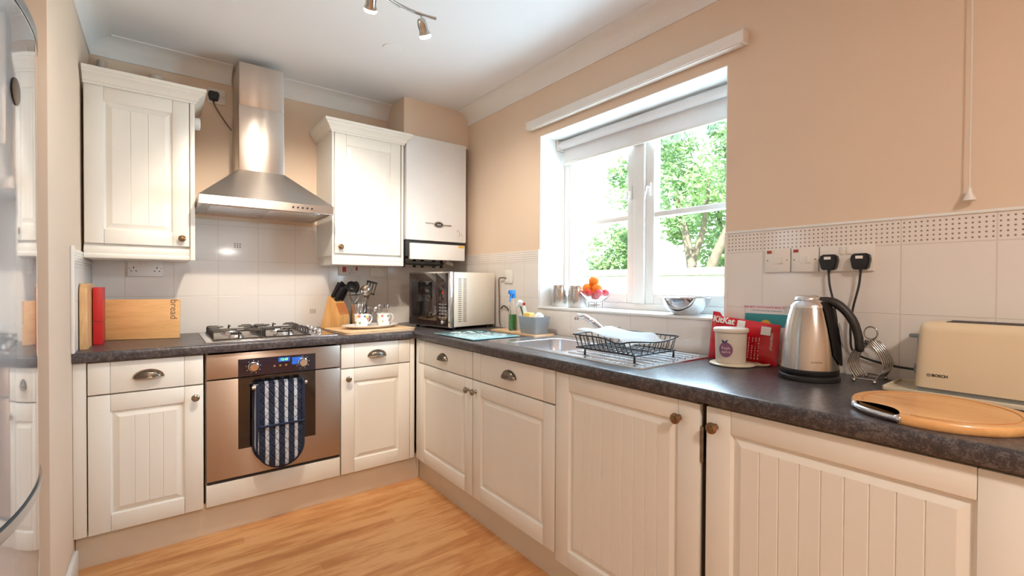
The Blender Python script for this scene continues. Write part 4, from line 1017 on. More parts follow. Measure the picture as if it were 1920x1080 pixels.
# ================================================================== SINK
sk = thing('kitchen_sink', 'stainless steel inset sink with bowl and ribbed drainer under the window', 'sink', (0, 0, ZT))
rim = MB(); z1 = 0.003
BX0, BX1, BY0, BY1 = -0.445, -0.135, -1.790, -1.420
def rr(x0, x1, y0, y1, r, n=6):
    pts = []
    for cx_, cy_, a0 in ((x1-r, y1-r, 0), (x0+r, y1-r, PI/2), (x0+r, y0+r, PI), (x1-r, y0+r, 1.5*PI)):
        for i in range(n+1):
            a = a0+PI/2*i/n; pts.append((cx_+r*math.cos(a), cy_+r*math.sin(a)))
    return pts
def loft(mb, loops):
    n = len(loops[0]); V = [p for l in loops for p in l]; F = []
    for j in range(len(loops)-1):
        for i in range(n): F.append((j*n+i, j*n+(i+1) % n, (j+1)*n+(i+1) % n, (j+1)*n+i))
    mb._new(V, F)
n6 = 8
outer = rr(SX0, SX1, SY0, SY1, 0.012, n6)
# rim plate: ring between outer rect and bowl rect is stitched by angle-matched loops is awkward; use strips
rim.box(SX0+0.004, BX0-0.02, SY0+0.004, SY1-0.004, 0.0004, 0.003); rim.box(BX1+0.02, SX1-0.004, SY0+0.004, SY1-0.004, 0.0004, 0.003)
rim.box(BX0-0.02, BX1+0.02, BY1+0.02, SY1-0.004, 0.0004, 0.003); rim.box(BX0-0.02, BX1+0.02, SY0+0.004, BY0-0.02, 0.0004, 0.003)
sq = []
nn = (n6+1)*4
def sqloop(x0, x1, y0, y1, z):  # square with the same vertex count
    return [(x, y, z) for x, y in rr(x0, x1, y0, y1, 0.0005, n6)]
loft(rim, [sqloop(BX0-0.0205, BX1+0.0205, BY0-0.0205, BY1+0.0205, 0.003), [(x, y, 0.003) for x, y in rr(BX0-0.004, BX1+0.004, BY0-0.004, BY1+0.004, 0.064, n6)], [(x, y, 0.000) for x, y in rr(BX0, BX1, BY0, BY1, 0.060, n6)]])
loft(rim, [[(x, y, 0.0005) for x, y in outer], [(x, y, 0.005) for x, y in rr(SX0+0.002, SX1-0.002, SY0+0.002, SY1-0.002, 0.012, n6)], [(x, y, 0.005) for x, y in rr(SX0+0.006, SX1-0.006, SY0+0.006, SY1-0.006, 0.010, n6)], [(x, y, 0.003) for x, y in rr(SX0+0.012, SX1-0.012, SY0+0.012, SY1-0.012, 0.008, n6)]])
rim.build('sink_top', STEELS, sk, smooth=50, normals=True)
bw = MB()
loft(bw, [[(x, y, 0.001) for x, y in rr(BX0, BX1, BY0, BY1, 0.060, n6)], [(x, y, -0.120) for x, y in rr(BX0+0.006, BX1-0.006, BY0+0.006, BY1-0.006, 0.056, n6)], [(x, y, -0.150) for x, y in rr(BX0+0.030, BX1-0.030, BY0+0.030, BY1-0.030, 0.045, n6)], [(x, y, -0.154) for x, y in rr(-0.30, -0.28, -1.615, -1.595, 0.008, n6)]])
bw.build('bowl', STEELS, sk, smooth=60)
MB().lathe([(0, 0.0), (0.030, 0.0), (0.036, 0.003), (0.040, 0.001)], (-0.29, -1.605, -0.154), 28).build('waste', CHROME, sk)
MB().cyl((0, 0, 0), 0.013, 0.003, 20, M=T(-0.29, BY0+0.008, -0.035) @ RX(-PI/2)).build('overflow', BLACKP, sk)
rg = MB()
for k in range(8):
    x = -0.435+k*0.050; rg.tube([(x, -1.835, 0.0028), (x, -1.855, 0.0045), (x, -2.20, 0.0045), (x, -2.225, 0.0028)], 0.0045, 8)
rg.build('drainer_ribs', STEELS, sk, smooth=60)
tp = thing('mixer_tap', 'chrome mixer tap with upward sloping spout behind the sink bowl', 'tap', (-0.082, -1.742, ZT+0.0035))
MB().lathe([(0, 0), (0.026, 0), (0.026, 0.006), (0.022, 0.010), (0.022, 0.050), (0.020, 0.058), (0, 0.062)], seg=32).build('tap_body', CHROME, tp)
# spout rises from the body towards the bowl
MB().tube(catmull([(-0.002, 0.002, 0.030), (-0.030, 0.024, 0.070), (-0.060, 0.050, 0.102), (-0.090, 0.076, 0.127), (-0.120, 0.100, 0.134)], 6), [0.0200]*7+[0.0180]*7+[0.0155]*6+[0.0130]*5, 16, flat=0.85).build('spout', CHROME, tp)
MB().cyl((0, 0, 0), 0.0105, 0.014, 18, M=T(-0.121, 0.101, 0.113)).build('spout_nozzle', CHROME, tp)
MB().tube([(0, 0, 0.058), (0.003, -0.012, 0.070), (0.006, -0.060, 0.082)], [0.012, 0.009, 0.006], 12).build('lever', CHROME, tp)

# dish rack
dr_ = thing('dish_rack', 'black wire dish drainer standing on the ribbed sink drainer', 'dish rack', (-0.315, -2.030, ZT+0.0055))
# local axes = world axes ; footprint x +-0.13 , y +-0.17
def wire(P, r=0.0022, closed=False): return MB().tube(P, r, 8, closed)
zf, zr = 0.028, 0.082
x0, x1, y0, y1 = -0.134, 0.110, -0.165, 0.135
# wavy upper rim (dips at middle of long front side)
RIM = []
def addp(*p): RIM.append(p)
for t_ in [i/12 for i in range(13)]: addp(x0-0.018, y1-(y1-y0)*t_, zr-0.014*math.exp(-((t_-0.78)/0.16)**2))
for t_ in [i/6 for i in range(1, 7)]: addp(x0-0.018+(x1-x0+0.036)*t_, y0-0.018*math.sin(PI*t_), zr-0.010*math.sin(PI*t_))
for t_ in [i/12 for i in range(1, 13)]: addp(x1+0.018, y0+(y1-y0)*t_, zr)
for t_ in [i/6 for i in range(1, 6)]: addp(x1+0.018-(x1-x0+0.036)*t_, y1+0.022*math.sin(PI*t_), zr)
wire(RIM, 0.0030, True).build('rim', BLACKP, dr_)
lb = MB(); lb.tube([(x0, y0, zf), (x1, y0, zf), (x1, y1, zf), (x0, y1, zf)], 0.0030, 8, closed=True)
lb.tube([(0, y0, zf), (0, y1, zf)], 0.0028, 8); lb.build('base_frame', BLACKP, dr_)
up_ = MB()
for i in range(13):
    y = y0+0.012+(y1-y0-0.024)*i/12
    up_.tube([(x0-0.018, y, zr-0.002-0.014*math.exp(-(((y1-y)/(y1-y0)-0.78)/0.16)**2)), (x0-0.002, y, zf+0.010), (x0+0.008, y, zf), (x1-0.008, y, zf), (x1+0.002, y, zf+0.010), (x1+0.018, y, zr-0.002)], 0.0019, 6)
for i in range(1, 7):
    x = x0+(x1-x0)*i/7
    up_.tube([(x, y0-0.014, zr-0.010), (x, y0, zf)], 0.0019, 6); up_.tube([(x, y1+0.016, zr-0.002), (x, y1, zf)], 0.0019, 6)
up_.build('wires', BLACKP, dr_, smooth=60)
for x in (x0+0.004, x1-0.004):
    for y in (y0+0.006, y1-0.045): MB().tube([(x, y, zf), (x, y, 0.0005)], [0.0030, 0.0052], 10).build('leg', BLACKP, dr_)
# white folded tea towel on rack
tt = MB(); V = []; F = []; nx, ny = 14, 16
for j in range(ny+1):
    for i in range(nx+1):
        u, v = i/nx, j/ny
        V.append((-0.118+0.215*u, 0.150-0.262*v, 0.088-0.022*math.sin(PI*u)**1.5*math.sin(PI*v)+0.010*(1-v)**3+0.004*math.sin(9*u+5*v)+(-0.030*max(0, v-0.85)/0.15 if v > 0.85 else 0)))
for j in range(ny):
    for i in range(nx): F.append((j*(nx+1)+i, j*(nx+1)+i+1, (j+1)*(nx+1)+i+1, (j+1)*(nx+1)+i))
vs, fs = tt._new(V, F); bmesh.ops.solidify(tt.bm, geom=fs, thickness=0.006)
tag(tt.build('tea_towel', CLOTHW, loc=(-0.315, -2.030, ZT+0.0055)), 'white folded tea towel lying across the dish drainer', 'tea towel')

# ================================================================== SINK END ITEMS
gs = thing('glass_worktop_saver', 'pale turquoise glass board lying on the worktop left of the sink', 'worktop saver', (-0.400, -1.052, ZT+0.0005), 0.03)
MB().box(-0.155, 0.145, -0.200, 0.200, 0.003, 0.008, bev=0.0015).build('glass_plate', TURQ, gs)
mb = MB(); rnd = random.Random(4)
for k in range(40):
    a = rnd.uniform(-0.12, 0.11); b = rnd.uniform(-0.17, 0.17); r = rnd.uniform(0.008, 0.020)
    mb.lathe([(0, 0.0003), (r, 0.0003), (r, 0)], (a, b, 0.008), 10)
mb.build('leaf_pattern', TURQ2, gs)
for x in (-0.135, 0.125):
    for y in (-0.18, 0.18): MB().cyl((x, y, 0), 0.006, 0.003, 10).build('foot', PLASW, gs)
tr2 = tag(MB().prism(rr(-0.075, 0.070, -0.230, 0.215, 0.02), 'z', 0, 0.008).build('wooden_tray', TRAYW, loc=(-0.118, -1.085, ZT+0.0005)), 'thin pale wooden tray under the spray bottle and washing-up caddy', 'tray')
ZC = ZT+0.0090
sb = thing('spray_bottle', 'clear spray bottle with green liquid and bright blue trigger', 'spray bottle', (-0.118, -1.005, ZC), 0.6)
sb.scale = (1.12, 1.12, 1.12)
MB().lathe([(0, 0), (0.026, 0), (0.030, 0.004), (0.031, 0.05), (0.030, 0.10), (0.024, 0.135), (0.013, 0.155), (0.012, 0.175), (0.0115, 0.175), (0.012, 0.154), (0.022, 0.134), (0.028, 0.10), (0.029, 0.006), (0, 0.004)], seg=28, sy=0.72).build('bottle', GLASSC, sb)
MB().lathe([(0, 0.005), (0.027, 0.005), (0.0275, 0.085), (0, 0.085)], seg=28, sy=0.70).build('liquid', GREENL, sb)
MB().lathe([(0.0316, 0.025), (0.0316, 0.075)], seg=12, sy=0.73, a0=-1.0, a1=0.4).build('label', YELLOW, sb)
MB().cyl((0, 0, 0.172), 0.015, 0.022, 20).build('collar', BLUE, sb)
MB().box(-0.048, 0.022, -0.010, 0.010, 0.194, 0.216, bev=0.005).box(-0.060, -0.046, -0.006, 0.006, 0.198, 0.210, bev=0.002).build('spray_head', BLUE, sb)
MB().tube([(-0.026, 0, 0.196), (-0.036, 0, 0.178), (-0.046, 0, 0.155)], [0.006, 0.005, 0.004], 8).build('trigger', BLUE, sb)
wp = thing('washing_up_liquid', 'white soap bottle with red cap just right of the green spray bottle', 'bottle', (-0.072, -1.055, ZC), 0.2)
MB().lathe([(0, 0), (0.024, 0), (0.026, 0.004), (0.026, 0.10), (0.016, 0.135), (0.010, 0.15), (0, 0.15)], seg=28, sy=0.7).build('bottle', mat('soft_white_bottle', S(240, 238, 220), 0.3), wp)
MB().lathe([(0.0264, 0.03), (0.0264, 0.09)], seg=14, sy=0.71, a0=2.4, a1=4.6).build('label', YELLOW, wp)
MB().cyl((0, 0, 0.148), 0.008, 0.018, 16).build('cap', RED, wp)
cd = thing('sink_caddy', 'grey plastic washing-up caddy at the back left of the sink', 'caddy', (-0.118, -1.208, ZC), 0.0)
cdm = MB()
loft(cdm, [[(x, y, 0.0) for x, y in rr(-0.050, 0.050, -0.068, 0.068, 0.014)], [(x, y, 0.080) for x, y in rr(-0.058, 0.058, -0.078, 0.078, 0.016)], [(x, y, 0.092) for x, y in rr(-0.062, 0.062, -0.083, 0.083, 0.018)], [(x, y, 0.096) for x, y in rr(-0.062, 0.062, -0.083, 0.083, 0.018)], [(x, y, 0.096) for x, y in rr(-0.057, 0.057, -0.078, 0.078, 0.015)], [(x, y, 0.006) for x, y in rr(-0.047, 0.047, -0.065, 0.065, 0.012)]])
cdm._new([(x, y, 0.0) for x, y in rr(-0.050, 0.050, -0.068, 0.068, 0.014)], [tuple(range(28))]); cdm._new([(x, y, 0.006) for x, y in rr(-0.047, 0.047, -0.065, 0.065, 0.012)], [tuple(range(28))])
cdm.build('tub', GREYP, cd, smooth=50)
tag(MB().box(-0.020, 0.020, -0.030, 0.030, 0, 0.070, bev=0.006).build('sponge', SPONGE, loc=(-0.130, -1.175, ZC+0.045)), 'yellow sponge poking out of the grey caddy', 'sponge')
ck = MB(); rnd = random.Random(2)
ck.sphere((0, 0, 0.055), 0.034, 16, (0.8, 1.0, 1.3)); 
for v in ck.bm.verts: v.co += Vector((rnd.uniform(-1, 1), rnd.uniform(-1, 1), rnd.uniform(-1, 1)))*0.004
tag(ck.build('dish_cloth', CLOTHW, loc=(-0.115, -1.245, ZC+0.020)), 'crumpled white dish cloth heaped in the grey caddy', 'cloth')
db = thing('dish_brush', 'washing-up brush with dark handle leaning out of the caddy', 'brush', (-0.142, -1.158, ZC+0.02), 0.0)
MB().tube([(0, 0, 0), (0.010, 0.025, 0.06), (0.024, 0.075, 0.125)], 0.0048, 10).build('handle', BLACKS, db)
MB().box(-0.014, 0.014, -0.014, 0.030, -0.006, 0.016, bev=0.005, M=T(0.030, 0.088, 0.145) @ RX(-0.9)).build('bristle_head', CLOTHW, db)

# ================================================================== SILL ITEMS
ZS = 1.0665
def canister(label, x, y, r, h):
    t = thing('steel_canister', label, 'canister', (x, y, ZS), 0, None)
    MB().lathe([(0, 0), (r-0.002, 0), (r, 0.003), (r, h-0.003), (r-0.002, h), (r-0.003, h-0.002), (r-0.003, 0.004), (0, 0.004)], seg=40).build('body', STEELV, t)
    MB().lathe([(r+0.001, h*0.80), (r+0.0018, h*0.81), (r+0.001, h*0.82)], seg=40).build('band', CHROME, t)
canister('brushed steel canister at the far left end of the window sill', 0.100, -1.192, 0.060, 0.128)
canister('brushed steel canister on the sill nearer the fruit bowl', 0.095, -1.338, 0.052, 0.125)
fb = thing('fruit_bowl', 'clear glass bowl on a small wire stand on the window sill', 'bowl', (0.085, -1.490, ZS))
MB().lathe([(0.0, 0.040), (0.030, 0.041), (0.060, 0.058), (0.088, 0.088), (0.090, 0.088), (0.062, 0.055), (0.032, 0.037), (0.0, 0.036)], seg=40).build('glass_bowl', GLASSC, fb)
st_ = MB(); ring = lambda r, z: [(r*math.cos(2*PI*i/24), r*math.sin(2*PI*i/24), z) for i in range(24)]
st_.tube(ring(0.038, 0.036), 0.002, 6, True); st_.tube(ring(0.038, 0.020), 0.002, 6, True)
for k in range(4):
    a = k*PI/2+0.6; st_.tube([(0.038*math.cos(a), 0.038*math.sin(a), 0.036), (0.038*math.cos(a), 0.038*math.sin(a), 0.0)], 0.002, 6)
st_.build('wire_stand', CHROMED, fb)
def fruit(name, label, cat, dx, dy, z, r, m, grp):
    t = thing(name, label, cat, (0.085+dx, -1.490+dy, ZS+z), 0, grp)
    MB().sphere((0, 0, 0), r, 20, (1, 1, 0.92)).build('flesh', m, t); MB().cyl((0, 0, r*0.90), 0.003, 0.004, 8).build('stem', GREENP, t)
fruit('orange', 'orange crowning the heap in the glass fruit bowl', 'orange', -0.010, 0.000, 0.150, 0.031, ORANGE, None)
for dx, dy, wh in ((-0.035, 0.026, 'left'), (0.012, 0.036, 'rear'), (-0.018, -0.030, 'right')): fruit('orange', 'orange at the %s just below the topmost one in the glass bowl' % wh, 'orange', dx, dy, 0.112, 0.029, ORANGE, 'oranges under the top one')
for k in range(6):
    a = k*PI/3; fruit('plum', 'pinkish red plum at the rim of the glass fruit bowl', 'plum', 0.054*math.cos(a), 0.056*math.sin(a), 0.088, 0.022, PINKF if k % 3 else TOMATO, 'red plums around the bowl')
fruit('plum', 'pinkish red plum at the bottom of the glass fruit bowl', 'plum', 0.0, 0.0, 0.068, 0.024, PINKF, None)
mx = thing('mixing_bowl', 'polished steel mixing bowl at the right end of window sill', 'bowl', (0.080, -2.052, ZS))
MB().lathe([(0, 0), (0.050, 0), (0.052, 0.002), (0.075, 0.018), (0.098, 0.045), (0.108, 0.074), (0.111, 0.075), (0.111, 0.077), (0.106, 0.076), (0.095, 0.046), (0.072, 0.021), (0.048, 0.006), (0, 0.005)], seg=56).build('bowl', CHROME, mx)

# ================================================================== RIGHT WORKTOP ITEMS
# switches
for k, y in enumerate((-2.492, -2.584)):
    s = plate('fused_spur', ('white fused spur with red neon, the one nearer the window' if k == 0 else 'white fused spur with red neon, the one beside the double socket'), 'right', y, 1.292, 0.088, 0.086, 0, 'switch')
    MB().box(-0.036, -0.020, 0.026, 0.036, 0.0086, 0.0105).build('neon', NEON, s, smooth=0)
    MB().box(-0.016, 0.022, -0.014, 0.014, 0.0086, 0.0100, bev=0.0006).build('fuse_carrier', PLASW, s)
    rocker(s, 0.012, 0.0, 0.014, 0.024); screw(s, -0.034, 0); screw(s, 0.034, 0)
s = plate('double_socket', 'white double socket with two black plugs above the kettle', 'right', -2.709, 1.292, 0.156, 0.086, 0)
rocker(s, -0.010, 0.026, 0.014, 0.026); rocker(s, 0.010, 0.026, 0.014, 0.026); pin_holes(s, -0.045, -0.006); pin_holes(s, 0.045, -0.006)
plug('black plug in the left half of the double socket above the kettle', 'right', -2.664, 1.280, 0.0180, [(-0.030, -2.664, 1.240), (-0.030, -2.668, 1.20), (-0.028, -2.682, 1.13), (-0.030, -2.690, 1.06), (-0.032, -2.680, 0.98), (-0.05, -2.675, 0.922)], BLACKS)
plug('black plug in the right half of the double socket above the kettle', 'right', -2.754, 1.280, 0.0180, [(-0.030, -2.754, 1.240), (-0.030, -2.750, 1.20), (-0.028, -2.733, 1.12), (-0.026, -2.728, 1.04), (-0.022, -2.74, 0.985), (-0.022, -2.82, 0.960), (-0.030, -2.90, 0.955)], BLACKS)

# red wrapper multipack
kk = thing('chocolate_multipack', 'red chocolate bar multipack leaning on the tiles behind beige canister', 'snack pack', (-0.072, -2.375, ZT+0.001), 0)
# local: width along -y world. use matrix M: u->-y , v->z, w->-x, leaning back
Mk = face_M('right', 0, 0, 0) @ RX(-0.18)
pk = MB(); nx, nz = 20, 16; V = []; F = []
def pkp(u, v, side):
    U = -0.118+0.262*u; Z = (0.172-0.024*u)*v
    edge = min(1, 5*min(u, 1-u))*min(1, 5*min(v, 1-v))
    th = 0.002+0.018*edge**0.6+0.0015*math.sin(23*u+9*v)*edge+0.001*math.sin(31*v)*edge
    if v > 0.9 and u < 0.12: Z += 0.014
    return (U, Z, th if side == 0 else -0.002)
for side in (0, 1):
    for j in range(nz+1):
        for i in range(nx+1): V.append(pkp(i/nx, j/nz, side))
Q = (nx+1)*(nz+1); c = nx+1
for side in (0, 1):
    for j in range(nz):
        for i in range(nx):
            q = (side*Q+j*c+i, side*Q+j*c+i+1, side*Q+(j+1)*c+i+1, side*Q+(j+1)*c+i); F.append(q if side == 0 else q[::-1])
for j in range(nz):
    for i in (0, nx): F.append((j*c+i, (j+1)*c+i, Q+(j+1)*c+i, Q+j*c+i))
for i in range(nx):
    for j in (0, nz): F.append((j*c+i, j*c+i+1, Q+j*c+i+1, Q+j*c+i))
pk._new(V, F, Mk); pk.build('wrapper', REDW, kk)
lt = MB(); lt.text('KitKat', 0.034, Mk @ T(-0.060, 0.150, 0.0205) @ RZ(-0.10) @ RX(-0.10), 0.0008, bold=0.0010); lt.build('logo_text', PAPERW, kk, smooth=0)
MB().box(-0.014, 0.016, 0.128, 0.154, 0.0195, 0.0225, M=Mk @ RZ(-0.07)).build('white_label', PAPERW, kk, smooth=0)
MB().box(0.078, 0.112, 0.114, 0.144, 0.0185, 0.0222, M=Mk @ RZ(-0.07)).build('white_label', PAPERW, kk, smooth=0)
mb = MB(); rnd = random.Random(9)
for col_ in (0.020, 0.045, 0.058, 0.070, 0.082):
    for r_ in range(9):
        h_ = rnd.uniform(0.004, 0.008); mb.box(col_, col_+0.0022, 0.095-r_*0.009-h_, 0.095-r_*0.009, 0.0195, 0.0212, M=Mk)
mb.build('small_print', PAPERW, kk, smooth=0)
MB().text('chocolate', 0.016, Mk @ T(0.124, 0.085, 0.0180) @ RZ(PI/2), 0.0006).build('side_text', PAPERW, kk, smooth=0)
# card behind
cdz = thing('recipe_card', 'white and teal printed card standing behind the red chocolate pack', 'card', (-0.014, -2.452, ZT+0.001), 0)
Mc = face_M('right', 0, 0, 0) @ RX(-0.02)
MB().box(-0.078, 0.078, 0.0, 0.218, 0, 0.003, M=Mc).build('card', PALECARD, cdz, smooth=0)
MB().box(-0.078, 0.078, 0.135, 0.182, 0.003, 0.0036, M=Mc).build('teal_panel', TEAL, cdz, smooth=0)
MB().text('THE BEST CHOCOLATE SELECTION', 0.0105, Mc @ T(0.0, 0.206, 0.0034), 0.0003).build('heading', REDW, cdz, smooth=0)
MB().text('a treat for every day of the week', 0.0085, Mc @ T(0, 0.194, 0.0034), 0.0003).build('subheading', GREYP, cdz, smooth=0)
MB().lathe([(0, 0.0007), (0.020, 0.0007), (0.020, 0)], (0.0, 0.140, 0.0034), 24, M=Mc).build('gold_emblem', GOLD, cdz)
# trivet + canister
tv = thing('trivet', 'cream round trivet with looped handle under the beige canister', 'trivet', (-0.145, -2.395, ZT+0.0005), -0.95)
mb = MB(); mb.lathe([(0, 0), (0.072, 0), (0.079, 0.003), (0.079, 0.006), (0.074, 0.009), (0, 0.009)], seg=40)
mb.tube(catmull([(0.070, -0.020, 0.005), (0.105, -0.017, 0.005), (0.120, 0.0, 0.005), (0.105, 0.017, 0.005), (0.070, 0.020, 0.005)], 6), 0.0055, 8, flat=0.8)
mb.build('trivet', CREAMT, tv)
cn = thing('storage_tub', 'beige enamel canister with plum-coloured apple logo on the cream trivet', 'canister', (-0.150, -2.390, ZT+0.0100), 0)
MB().lathe([(0, 0), (0.049, 0), (0.051, 0.003), (0.054, 0.106), (0.056, 0.108), (0.060, 0.112), (0.0605, 0.120), (0.057, 0.124), (0.052, 0.1235), (0.050, 0.118), (0.0, 0.117)], seg=48).build('tub', BEIGE, cn)
# lid disc
MB().lathe([(0.0, 0.119), (0.050, 0.119), (0.052, 0.124), (0.0, 0.125)], seg=40).build('lid', PLASW, cn)
# apple logo on side facing camera-left : direction to the camera
ca = math.atan2(-3.26+2.39, -1.771+0.15)-0.32
def on_cyl(mb, pts, r, z0, thick=0.0006):
    V = [((r+thick)*math.cos(ca+x/r), (r+thick)*math.sin(ca+x/r), z0+z) for x, z in pts]
    mb._new(V, [tuple(range(len(V)))])
ap = MB()
for a_ in range(12):   # strips so it follows the curve
    x0_ = -0.024+a_*0.004; x1_ = x0_+0.004
    h = lambda x: 0.027*math.sqrt(max(0, 1-(x/0.0245)**2))
    on_cyl(ap, [(x0_, -h(x0_)), (x1_, -h(x1_)), (x1_, h(x1_)*0.95), (x0_, h(x0_)*0.95)], 0.0532, 0.050)
ap.build('apple_logo', PURPLE, cn, smooth=60)
lf = MB(); on_cyl(lf, [(-0.012, 0.024), (-0.004, 0.022), (-0.004, 0.029), (-0.014, 0.036)], 0.0534, 0.050, 0.0010); on_cyl(lf, [(-0.004, 0.022), (0.004, 0.024), (0.008, 0.036), (-0.002, 0.030)], 0.0534, 0.050, 0.0010); lf.build('leaf_print', NAVY, cn, smooth=60)
MB().text('fresh', 0.015, RZ(ca) @ T(0.0537, 0, 0.055) @ RZ(PI/2) @ RX(PI/2), 0.0003, bend=0.0537).text('apples', 0.013, RZ(ca) @ T(0.0535, 0, 0.042) @ RZ(PI/2) @ RX(PI/2), 0.0003, bend=0.0535).build('logo_text', BEIGE, cn, smooth=0)

# kettle ----------------------------------------------------------
kt = thing('kettle', 'brushed steel electric kettle with black handle on the right worktop', 'kettle', (-0.192, -2.668, ZT+0.0005), -1.38)
# local +x points towards the handle (screen right)
MB().lathe([(0, 0.0), (0.082, 0.0), (0.084, 0.003), (0.083, 0.014), (0.078, 0.018), (0, 0.018)], seg=48).build('power_base', BLACKS, kt)
MB().lathe([(0, 0.019), (0.078, 0.019), (0.0805, 0.022), (0.0805, 0.034), (0.080, 0.036), (0, 0.036)], seg=48).build('body_base', BLACKP, kt)
kp = [(0.0800, 0.036), (0.0795, 0.045), (0.0775, 0.08), (0.0735, 0.12), (0.0675, 0.16), (0.0595, 0.20), (0.0545, 0.218), (0.0530, 0.222)]
MB().lathe(kp, seg=64).build('body', STEELV, kt, smooth=60)
MB().lathe([(0.0535, 0.2215), (0.053, 0.227), (0.044, 0.240), (0.030, 0.248), (0.0, 0.250)], seg=48).build('shoulder', STEELS, kt, smooth=60)
MB().lathe([(0.036, 0.2445), (0.036, 0.252), (0.026, 0.258), (0.0, 0.260)], (-0.006, 0, 0), 36).build('lid', STEELS, kt, smooth=60)
MB().prism([(-0.052, -0.014), (-0.070, 0.0), (-0.052, 0.014)], 'z', 0.196, 0.222).build('spout', STEELV, kt, smooth=60)
# spine plate down the handle side + arching handle
sp2 = MB(); V = []; F = []; ns = 18; na = 8
for i in range(ns+1):
    t = i/ns; z = 0.240-0.190*t
    r = 0.0815-0.0 if z < 0.04 else None
    # body radius at z
    rb_ = 0.050
    for (ra, za), (rb2, zb2) in zip(kp[:-1], kp[1:]):
        if za <= z <= zb2: rb_ = ra+(rb2-ra)*(z-za)/(zb2-za)
    if z > 0.222: rb_ = 0.053-(z-0.222)*0.6
    hw_ = 0.74*(1-0.35*t) if t < 0.85 else 0.74*(1-0.35*t)*(1-(t-0.85)/0.15*0.8)
    for k in range(na+1):
        a = (-1+2*k/na)*hw_; bulge = 0.003+0.006*(1-(2*k/na-1)**2)
        V.append(((rb_+bulge)*math.cos(a), (rb_+bulge)*math.sin(a), z))
for i in range(ns):
    for k in range(na): F.append((i*(na+1)+k, i*(na+1)+k+1, (i+1)*(na+1)+k+1, (i+1)*(na+1)+k))
vs, fs = sp2._new(V, F); bmesh.ops.solidify(sp2.bm, geom=fs, thickness=0.006); sp2.build('handle_spine', BLACKS, kt, smooth=60)
hp = catmull([(0.028, 0, 0.243), (0.058, 0, 0.241), (0.086, 0, 0.222), (0.111, 0, 0.187), (0.125, 0, 0.143), (0.129, 0, 0.104)], 8)
MB().tube(hp, [0.014]*8+[0.0155]*8+[0.0150]*12+[0.0140]*12+[0.0120], 16, flat=0.85).sphere((0.129, 0, 0.104), 0.0118, 14, (1, 1, 0.8)).build('handle', BLACKS, kt, smooth=60)
MB().sphere((0, 0, 0), 0.013, 18, (0.32, 1.0, 3.0), M=T(0.083, 0, 0.140) @ RY(-0.14)).build('water_gauge', mat('smoky_gauge', S(150, 145, 145), 0.1), kt)
MB().text('cuisine', 0.011, RZ(-1.15) @ T(0.0787, 0, 0.062) @ RZ(PI/2) @ RX(PI/2-0.05), 0.0002, bend=0.079).build('brand_print', CABLE, kt, smooth=0)

# toast rack ---------------------------------------------------------
tk = thing('toast_rack', 'chrome wire toast rack with ring handle between kettle and toaster', 'toast rack', (-0.075, -2.798, ZT+0.0005), 0)
rk = MB()
fw = 0.026
rk.tube([(-0.062, -fw, 0.012), (0.048, -fw, 0.012)], 0.0024, 8); rk.tube([(-0.062, fw, 0.012), (0.048, fw, 0.012)], 0.0024, 8)
rk.tube([(-0.062, -fw, 0.012), (-0.062, fw, 0.012)], 0.0024, 8); rk.tube([(0.048, -fw, 0.012), (0.048, fw, 0.012)], 0.0024, 8)
rk.build('base_frame', CHROMED, tk)
for x in (-0.062, 0.048):
    for y in (-fw, fw): MB().sphere((x, y, 0.0062), 0.0062, 14).build('ball_foot', CHROME, tk)
for i in range(6):
    x = -0.052+i*0.0185; k_ = 1.0-0.03*abs(i-2.5)
    for s_ in (0.0,):
        P = catmull([(x, -fw, 0.012), (x, -0.044, 0.047), (x, -0.035, 0.084), (x, -0.014, 0.114), (x, 0.0, 0.126*k_+0.002), (x, 0.014, 0.114), (x, 0.035, 0.084), (x, 0.044, 0.047), (x, fw, 0.012)], 6)
        MB().tube(P, 0.0023, 8).build('arch', CHROMED, tk, smooth=60)
rk = MB(); rk.tube([(-0.055, 0, 0.126), (0.042, 0, 0.126)], 0.0024, 8)
rk.tube([(-0.006, 0.017*math.sin(a), 0.146+0.019*-math.cos(a)) for a in [2*PI*i/24 for i in range(24)]], 0.0024, 8, closed=True); rk.build('ring_handle', CHROMED, tk, smooth=60)

# toaster -------------------------------------------------------------
tray = thing('toaster_tray', 'thin cream crumb tray under the long toaster', 'tray', (-0.118, -3.075, ZT+0.0005), 0)
MB().box(-0.075, 0.095, -0.215, 0.215, 0.0, 0.004, bev=0.001).build('tray_base', CREAMT, tray)
mb = MB(); mb.box(-0.079, -0.073, -0.219, 0.219, 0.0, 0.012, bev=0.002); mb.box(0.092, 0.098, -0.219, 0.219, 0.0, 0.012, bev=0.002); mb.box(-0.079, 0.098, 0.213, 0.219, 0.0, 0.012, bev=0.002); mb.box(-0.079, 0.098, -0.219, -0.213, 0.0, 0.012, bev=0.002)
mb.build('tray_lip', CREAMT, tray)
to = thing('toaster', 'long cream two-slice toaster at the right edge by the wall', 'toaster', (-0.098, -3.120, ZT+0.0070), -PI/2)
